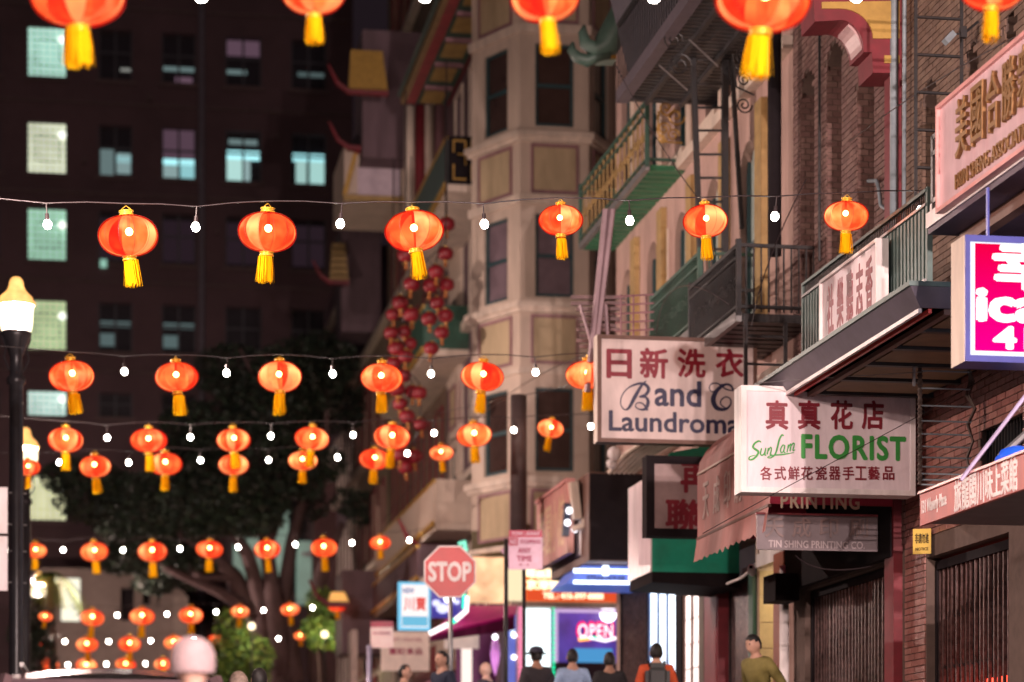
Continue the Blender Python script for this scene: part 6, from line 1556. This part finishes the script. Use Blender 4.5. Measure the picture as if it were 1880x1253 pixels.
# palm round the third lamp
P = PD(92, 1052, 73.2); B_ = Vector((P.x, P.y, g(P.y)))
t = thing('palm_tree', 'feathery palm lit yellow green by the third street lamp', 'palm tree', B_)
mb = MB(); mb.tube([B_, (P.x + .1, P.y, (P.z + B_.z) / 2), P], [.16, .13, .1], 8); mb.build('trunk', M_bark, t)
M_frond = [leafmat('frond_green', (.1, .16, .03)), leafmat('frond_yellow', (.2, .2, .04))]
for k in range(16):
    a = 2 * PI * k / 16 + rnd.uniform(-.2, .2); L_ = rnd.uniform(.9, 1.4); up = rnd.uniform(.0, .6); mb = MB(); pts = []
    for j in range(9):
        s = j / 8; pts.append(P + Vector((math.cos(a) * L_ * s, math.sin(a) * L_ * s, up * s - 1.5 * s * s)))
    mb.tube(pts, .012, 4)
    for j in range(1, 9):
        for sg in (-1, 1):
            for h in (0, .5):
                p = pts[j - 1].lerp(pts[j], h); tq = Vector((-math.sin(a) * sg, math.cos(a) * sg, -.5)).normalized() * rnd.uniform(.2, .34); w = (pts[j] - pts[j - 1]).normalized() * .03
                mb.q([p - w, p + w, p + tq])
    mb.cur = 0; o = mb.build('frond', M_frond[k % 2], t)
# dark planting at the kerb in front of the far lamps
P = PD(70, 1200, 66); t = thing('kerb_shrub', 'dark shrub against the pale mound behind the nearest lamp post', 'shrub', (P.x, P.y, 1.65))
leaves('foliage', LM, t, [(PD(60 + rnd.uniform(-18, 18), 1200 + rnd.uniform(-60, 50), 66), .45, 1) for _ in range(9)], 2200, .08, 9)
mb = MB(); mb.tube([(P.x, P.y, 1.65), P], .05, 6); mb.build('stem', M_bark, t)

# ================================================================== people
def skin_mesh(verts, edges, root=0, sub=1):
    me = bpy.data.meshes.new('tmp'); me.from_pydata([v[0] for v in verts], edges, []); o = bpy.data.objects.new('tmp', me); COL.objects.link(o)
    o.modifiers.new('s', 'SKIN')
    if not me.skin_vertices: pass
    bm = bmesh.new(); bm.from_mesh(me); ly = bm.verts.layers.skin.verify(); bm.verts.ensure_lookup_table()
    for i, v in enumerate(bm.verts):
        r = verts[i][1]; v[ly].radius = r if isinstance(r, tuple) else (r, r); v[ly].use_root = (i == root)
    bm.to_mesh(me); bm.free()
    sm = o.modifiers.new('u', 'SUBSURF'); sm.levels = sub; sm.render_levels = sub
    dg = bpy.context.evaluated_depsgraph_get(); dg.update()
    out = bpy.data.meshes.new_from_object(o.evaluated_get(dg)); bpy.data.objects.remove(o); return out
def remesh(me, vox):
    o = bpy.data.objects.new('tmp', me); COL.objects.link(o); r = o.modifiers.new('r', 'REMESH'); r.mode = 'VOXEL'; r.voxel_size = vox; r.use_smooth_shade = True
    s = o.modifiers.new('c', 'SMOOTH'); s.iterations = 3; s.factor = .5
    dg = bpy.context.evaluated_depsgraph_get(); dg.update()
    out = bpy.data.meshes.new_from_object(o.evaluated_get(dg)); bpy.data.objects.remove(o)
    out.polygons.foreach_set('use_smooth', [True] * len(out.polygons)); return out
def head_mesh(bm, c, tilt=0.0):
    """a head facing -y with brow, nose, lips, chin and ears"""
    r = bmesh.ops.create_uvsphere(bm, u_segments=28, v_segments=22, radius=1)
    for v in r['verts']:
        x, y, z = v.co
        jaw = max(0, -z); nx = x * (.084 - .022 * jaw ** 1.5); ny = y * (.104 - .012 * jaw) ; nz = z * .125
        if y < 0:
            f = max(0, -y)
            nose = math.exp(-(x / .16) ** 2) * math.exp(-((z + .12) / .2) ** 2) * .026 * f
            eye = math.exp(-((abs(x) - .4) / .18) ** 2) * math.exp(-((z - .05) / .12) ** 2) * -.012 * f
            brow = math.exp(-((z - .24) / .1) ** 2) * .006 * f
            lip = math.exp(-(x / .28) ** 2) * math.exp(-((z + .5) / .07) ** 2) * .008 * f
            chin = math.exp(-(x / .3) ** 2) * math.exp(-((z + .82) / .15) ** 2) * .016 * f
            ny -= nose + eye + brow + lip + chin
        v.co = Vector((nx, ny, nz))
    for s in (-1, 1):
        e = bmesh.ops.create_uvsphere(bm, u_segments=8, v_segments=8, radius=1)
        for v in e['verts']: v.co = Vector((s * .085 + v.co.x * .012, .01 + v.co.y * .02, -.005 + v.co.z * .033))
        r['verts'] += e['verts']
    ct, st = math.cos(tilt), math.sin(tilt)
    for v in r['verts']:
        x, y, z = v.co; v.co = c + Vector((x, y * ct - z * st, y * st + z * ct))
def body_graph(stride=.12, arm=.1, lean=.0, scale=1.0, infl=0.0, part='all'):
    V = []; E = []
    def a(p, r, par=None):
        V.append((Vector((p[0], p[1] - lean * max(0, p[2] - .95), p[2])), tuple((q + infl) for q in r) if isinstance(r, tuple) else r + infl)); i = len(V) - 1
        if par is not None: E.append((par, i))
        return i
    pel = a((0, 0, .96), (.15, .11))
    if part in ('all', 'top'):
        w = a((0, 0, 1.1), (.135, .095), pel); ch = a((0, .01, 1.28), (.165, .115), w); up = a((0, .015, 1.42), (.13, .09), ch)
        nk = a((0, .01, 1.5), .066, up)
        if part == 'all': a((0, -.005, 1.57), .062, nk); 
        for s in (-1, 1):
            sh = a((s * .185, .01, 1.42), .062, up); el = a((s * (.235 + arm * .3), .02 + arm * .3, 1.13), .045, sh); wr = a((s * (.25 + arm * .2), -.06 - arm, .89), .032 if part == 'all' else .042, el)
            if part == 'all':
                pm = a((s * (.25 + arm * .2), -.075 - arm, .825), (.035, .018), wr)
                for k in range(4):
                    yo = (k - 1.5) * .018; l = (.07, .08, .075, .06)[k]
                    f1 = a((s * (.25 + arm * .2), -.08 - arm + yo, .785), .0095, pm); f2 = a((s * (.245 + arm * .2), -.088 - arm + yo, .785 - l * .5), .009, f1); a((s * (.235 + arm * .2), -.092 - arm + yo, .785 - l), .0075, f2)
                t1 = a((s * (.245 + arm * .2), -.115 - arm, .83), .011, pm); a((s * (.24 + arm * .2), -.13 - arm, .79), .0095, t1)
    if part in ('all', 'legs'):
        for s in (-1, 1):
            yo = s * stride
            hp = a((s * .095, 0, .9), .085, pel); kn = a((s * .1, -.02 - yo * .5, .5), .058 if part == 'all' else .066, hp); an = a((s * .1, .04 - yo, .1), .038 if part == 'all' else .052, kn)
            if part == 'all': hl = a((s * .1, .04 - yo, .045), .04, an); a((s * .11, -.13 - yo, .035), .035, hl)
    return V, E
_bod = {}
def get_mesh(kind, key, *args):
    k = (kind,) + key
    if k in _bod: return _bod[k]
    stride, arm, lean, tilt = key
    if kind == 'body':
        V, E = body_graph(stride, arm, lean); me = skin_mesh(V, E); bm = bmesh.new(); bm.from_mesh(me)
        head_mesh(bm, Vector((0, -.012 - lean * .68 - math.sin(tilt) * .02, 1.645)), tilt); bm.to_mesh(me); bm.free(); me = remesh(me, .011)
    elif kind == 'jacket': V, E = body_graph(stride, arm, lean, 1, .02, 'top'); me = remesh(skin_mesh(V, E, 0, 2), .014)
    else: V, E = body_graph(stride, arm, lean, 1, .016, 'legs'); me = remesh(skin_mesh(V, E, 0, 2), .016)
    _bod[k] = me; return me
M_skin = [mat('skin_%d' % i, c, .55, var=.06, scale=12) for i, c in enumerate([(.5, .28, .2), (.38, .2, .13), (.62, .38, .3)])]
def person(label, px, py_top, d, face, top, legs, hair=(.015, .012, .012), skin=0, key=(.12, .1, 0, 0), hat=None, pack=False, H=None):
    P = PD(px, py_top, d); gz_ = gh(P.x, P.y); sc_ = (P.z - gz_) / 1.765
    t = thing('person', label, 'person'); t['group'] = 'pedestrians on the street'
    def ch(nm, me, m, par=t):
        me = me.copy() if len(me.materials) and me.materials[0] != m else me
        if not len(me.materials): me = me.copy()
        me.materials.clear(); me.materials.append(m); return link(nm, me, par)
    b = ch('body', get_mesh('body', key), M_skin[skin]); ch('jacket', get_mesh('jacket', key), mat('cloth_%s' % top[0], top[1], .85, var=.2, scale=9, bump=.3)); ch('trousers', get_mesh('legs', key), mat('cloth_%s' % legs[0], legs[1], .85, scale=9))
    hc = Vector((0, -.012 - key[2] * .68 - math.sin(key[3]) * .02, 1.645)); tl = key[3]
    for s in (-1, 1):
        MB().box(s * .1 - .045, s * .1 + .045, -.17 - s * key[0], .08 - s * key[0], 0, .075).build('shoe', M_black, t)
    if hair:
        bm = bmesh.new(); r = bmesh.ops.create_uvsphere(bm, u_segments=24, v_segments=20, radius=1)
        for v in r['verts']:
            x, y, z = v.co; v.co = Vector((x * .092, y * .112 + .006, z * .133 + .006)) * (1 + .012 * math.sin(19 * x + 23 * y + 17 * z))
        dele = [v for v in bm.verts if (v.co.y < -.03 and v.co.z < .085) or (v.co.y < .015 and v.co.z < .03) or v.co.z < -.08]
        bmesh.ops.delete(bm, geom=dele, context='VERTS')
        bmesh.ops.solidify(bm, geom=bm.faces[:], thickness=.008)
        for v in bm.verts:
            x, y, z = v.co; v.co = hc + Vector((x, y * math.cos(tl) - z * math.sin(tl), y * math.sin(tl) + z * math.cos(tl)))
        me = bpy.data.meshes.new('hair'); bm.to_mesh(me); bm.free(); me.polygons.foreach_set('use_smooth', [True] * len(me.polygons)); me.materials.append(mat('hair_%d' % int(hair[0] * 1000), hair, .6, var=.4, scale=30)); link('hair', me, b)
    for s in (-1, 1):
        mb = MB(); mb.sphere(hc + Vector((s * .032, -.094, .006)), .011, 6); mb.build('eye', M_black, b, True)
    if hat == 'peaked':
        mb = MB(); mb.lathe([(.108, .0), (.112, .04), (.1, .08), (.07, .108), (.001, .12)], hc + Vector((0, .005, .03)), 20); h_ = mb.build('peaked_cap', mat('cap_navy', (.02, .02, .04), .7), t, True)
        mb = MB(); mb.lathe([(.175, -.015), (.175, -.005), (.09, .02)], hc + Vector((0, -.02, .045)), 20); mb.build('brim', M_black, h_, True)
    if hat == 'beanie':
        mb = MB(); mb.lathe([(.112, -.05), (.118, .0), (.114, .05), (.092, .1), (.05, .13), (.001, .14)], hc + Vector((0, .01, .02)), 20); mb.build('knit_cap', mat('white_knit', (.38, .27, .28), .9, bump=.5, scale=12), t, True)
    if pack:
        bm = bmesh.new(); bmesh.ops.create_cube(bm, size=1); bmesh.ops.bevel(bm, geom=bm.edges[:], offset=.22, segments=3, affect='EDGES')
        for v in bm.verts: v.co = Vector((v.co.x * .34, v.co.y * .2 + .2, v.co.z * .5 + 1.24))
        me = bpy.data.meshes.new('backpack'); bm.to_mesh(me); bm.free(); me.materials.append(mat('backpack_black', (.02, .02, .022), .6)); link('backpack', me, t)
        for s in (-1, 1):
            mb = MB(); mb.tube([(s * .1, .14, 1.45), (s * .11, .0, 1.52), (s * .12, -.13, 1.38), (s * .13, -.12, 1.15)], .018, 5); mb.build('strap', M_black, t)
    t.location = (P.x, P.y, gz_); t.scale = (sc_,) * 3; t.rotation_euler = (0, 0, face)
    return t
BK = PI     # facing away from the camera
person('man in an olive jacket looking down beside the lit tiled entrance', 1398, 1168, 29.0, -1.05, ('olive', (.2, .16, .045)), ('dark', (.03, .03, .04)), key=(.05, .3, .18, .45))
person('pedestrian in a peaked cap dark against the white neon doorway', 985, 1190, 35.0, BK + .2, ('charcoal', (.035, .03, .035)), ('dark2', (.02, .02, .025)), hat='peaked', skin=1)
person('pedestrian seen from behind, blue light put into the pale blue shirt, below the OPEN sign', 1051, 1193, 35.0, BK, ('pale_blue_lit', (.3, .42, .62)), ('navy', (.02, .025, .05)))  # blue light on the back is mixed into the shirt colour
person('short haired pedestrian in black seen from behind right of the blue shirt', 1119, 1199, 34.0, BK - .1, ('black', (.02, .018, .02)), ('dark2', (.02, .02, .025)), skin=1)
person('pedestrian in an orange jacket with a black backpack', 1205, 1183, 32.0, BK - .15, ('orange', (.5, .07, .02)), ('navy', (.02, .025, .05)), pack=True)
person('man in a navy jacket facing away from the lamps, beside the stop sign post', 812, 1197, 35.4, -1.1, ('navyj', (.02, .025, .05)), ('dark', (.03, .03, .04)), skin=0)
person('dark haired woman in black near the small pink sign', 743, 1222, 37.0, 1.2, ('black', (.02, .018, .02)), ('dark', (.03, .03, .04)))
person('bald pedestrian with pinkish head under the magenta awning', 893, 1217, 39.0, BK + .9, ('slate', (.06, .05, .07)), ('dark', (.03, .03, .04)), hair=None, skin=2)
person('pedestrian in a white knit cap close to the camera, out of focus', 353, 1182, 11.8, BK - .3, ('greyc', (.12, .08, .1)), ('dark', (.03, .03, .04)), skin=2, hat='beanie', hair=None)
person('dark haired head of a pedestrian low beneath the tree trunk', 476, 1229, 24.0, BK, ('black', (.02, .018, .02)), ('dark', (.03, .03, .04)))
person('pale capped pedestrian almost below the picture beside the lit shrub', 438, 1236, 20.0, BK, ('rose', (.4, .12, .14)), ('dark', (.03, .03, .04)), skin=2, hair=(.3, .22, .18))

# ================================================================== parked silver car, roof showing at the bottom
cx0, cy0 = .02, 16.6; gz0_ = g(18.5)
t = thing('parked_car', 'silver pink car roof with bright reflections beside the nearest lamp post', 'car', (cx0, cy0, gz0_))
M_carp = mat('car_paint', (.22, .14, .15), .2, .4, var=.05); M_carg = glassmat('car_glass', (.12, .08, .09), .05)
zr = PD(215, 1231, 17.2).z - gz0_
def cpt(x, y, z): return Vector((cx0 + x, cy0 + y, gz0_ + z))
def sect(y, zs): return [cpt(x, y, z) for x, z in zs]
body = [(-.9, .35), (.9, .35), (.93, .7), (.88, 1.0), (-.88, 1.0), (-.93, .7)]
mb = MB()
prev = None
for y, k in ((0, .93), (.25, 1), (1.2, 1), (3.4, 1), (4.3, .97), (4.6, .85)):
    sec = [cpt(x * k, y, .35 + (z - .35) * (1 if y < 3.3 else .88)) for x, z in body]
    if prev:
        for i in range(6): mb.q([prev[i], prev[(i + 1) % 6], sec[(i + 1) % 6], sec[i]])
    else: mb.q(sec)
    prev = sec
mb.q(prev); mb.build('body', M_carp, t)
zt3 = zr
mb = MB(); rf = [(.35, .70), (.6, .74), (1.5, .76), (2.4, .72), (2.7, .66)]
prev = None
for y, w in rf:
    arc_ = [cpt(w * s, y, zt3 - .05 * s * s * 1.2 - (.05 if y in (.35, 2.7) else 0)) for s in (-1, -.6, -.2, .2, .6, 1)]
    if prev:
        for i in range(5): mb.q([prev[i], prev[i + 1], arc_[i + 1], arc_[i]])
    prev = arc_
mb.build('roof', M_carp, t, True)
mb = MB(); mb.q([cpt(-.82, .08, 1.02), cpt(.82, .08, 1.02), cpt(.68, .36, zt3 - .09), cpt(-.68, .36, zt3 - .09)]); mb.build('rear_window', M_carg, t)
mb = MB(); mb.q([cpt(-.82, 3.4, 1.0), cpt(.82, 3.4, 1.0), cpt(.64, 2.7, zt3 - .1), cpt(-.64, 2.7, zt3 - .1)]); mb.build('windscreen', M_carg, t)
for s in (-1, 1):
    for a, b in ((.4, 1.3), (1.38, 2.6)):
        mb = MB(); mb.q([cpt(s * .87, a - .1, 1.0), cpt(s * .87, b + .15, 1.0), cpt(s * .72, b, zt3 - .1), cpt(s * .72, a + .05, zt3 - .1)]); mb.build('side_window', M_carg, t)
    for yy, hgt in ((.22, 0), (1.34, 0), (2.72, 0)):
        mb = MB(); mb.bar(cpt(s * .86, yy, 1.0), cpt(s * .71, yy + .1, zt3 - .07), .06); mb.build('pillar', M_carp, t)
    MB().box(cx0 + s * .8 - .06, cx0 + s * .8 + .06, cy0 - .03, cy0 + .1, gz0_ + .7, gz0_ + .95).build('tail_light', mat('tail_red', (.5, .01, .01), .2), t)
    for yy in (.85, 3.7):
        mb = MB(); mb.tube([cpt(s * .7, yy, .32), cpt(s * .93, yy, .32)], .32, 20); w = mb.build('wheel', M_black, t, True)
        mb = MB(); mb.tube([cpt(s * .93, yy, .32), cpt(s * .945, yy, .32)], .2, 14); mb.build('rim', M_steel, w)
    mb = MB(); mb.bar(cpt(s * .62, .6, zt3 + .02), cpt(s * .62, 2.3, zt3 + .02), .03); mb.build('roof_rail', M_steel, t)

# ================================================================== loose wires along the facades
for k, (pts, lb) in enumerate((([(1880, 60, 20), (1700, 150, 23), (1560, 260, 27)], 'dark wire slanting over the tan brick below the wall ladder'),
        ([(1130, 120, 31), (1240, 330, 31), (1330, 420, 31)], 'thin wire crossing the gold railed green balcony'),
        ([(1340, 560, 28), (1220, 470, 30), (1205, 610, 32)], 'slack wire from landing to dark green balcony'),
        ([(700, 960, 50), (900, 700, 45), (1110, 640, 33)], 'long thin wire rising to the cable rack'),
        ([(640, 790, 55), (880, 745, 46), (1130, 690, 33)], 'faint wire passing before the cream bay tower'),
        ([(1480, 330, 27), (1400, 480, 28.6), (1380, 600, 28.6)], 'dark cable drooping beside the flue pipe'),
        ([(1460, 1020, 26), (1500, 1060, 26), (1600, 1040, 25.6)], 'short black cable looped under the printing company board'))):
    mb = MB(); P3 = [PD(*p) for p in pts]; out = []
    for i in range(13):
        t_ = i / 12; out.append(P3[0] * (1 - t_) ** 2 + P3[1] * 2 * t_ * (1 - t_) + P3[2] * t_ ** 2)
    mb.tube(out, .007, 4); tag(mb.build('overhead_wire', M_wire), lb, 'wire')
for k, (px, y0p, y1p, lb) in enumerate(((1512, 480, 60, 'slim dark conduit between the first and second arched recess'), (1232, 600, 420, 'slim conduit on the pink plaster wall'), (1395, 480, 200, 'thin pale conduit left of the flue pipe'))):
    mb = MB(); yy = Y(px); mb.tube([(WX - .05, yy, Z(px, y0p)), (WX - .05, yy, Z(px, y1p))], .018, 5); tag(mb.build('conduit', [M_iron, M_cream2, M_pipe][k]), lb, 'pipe')
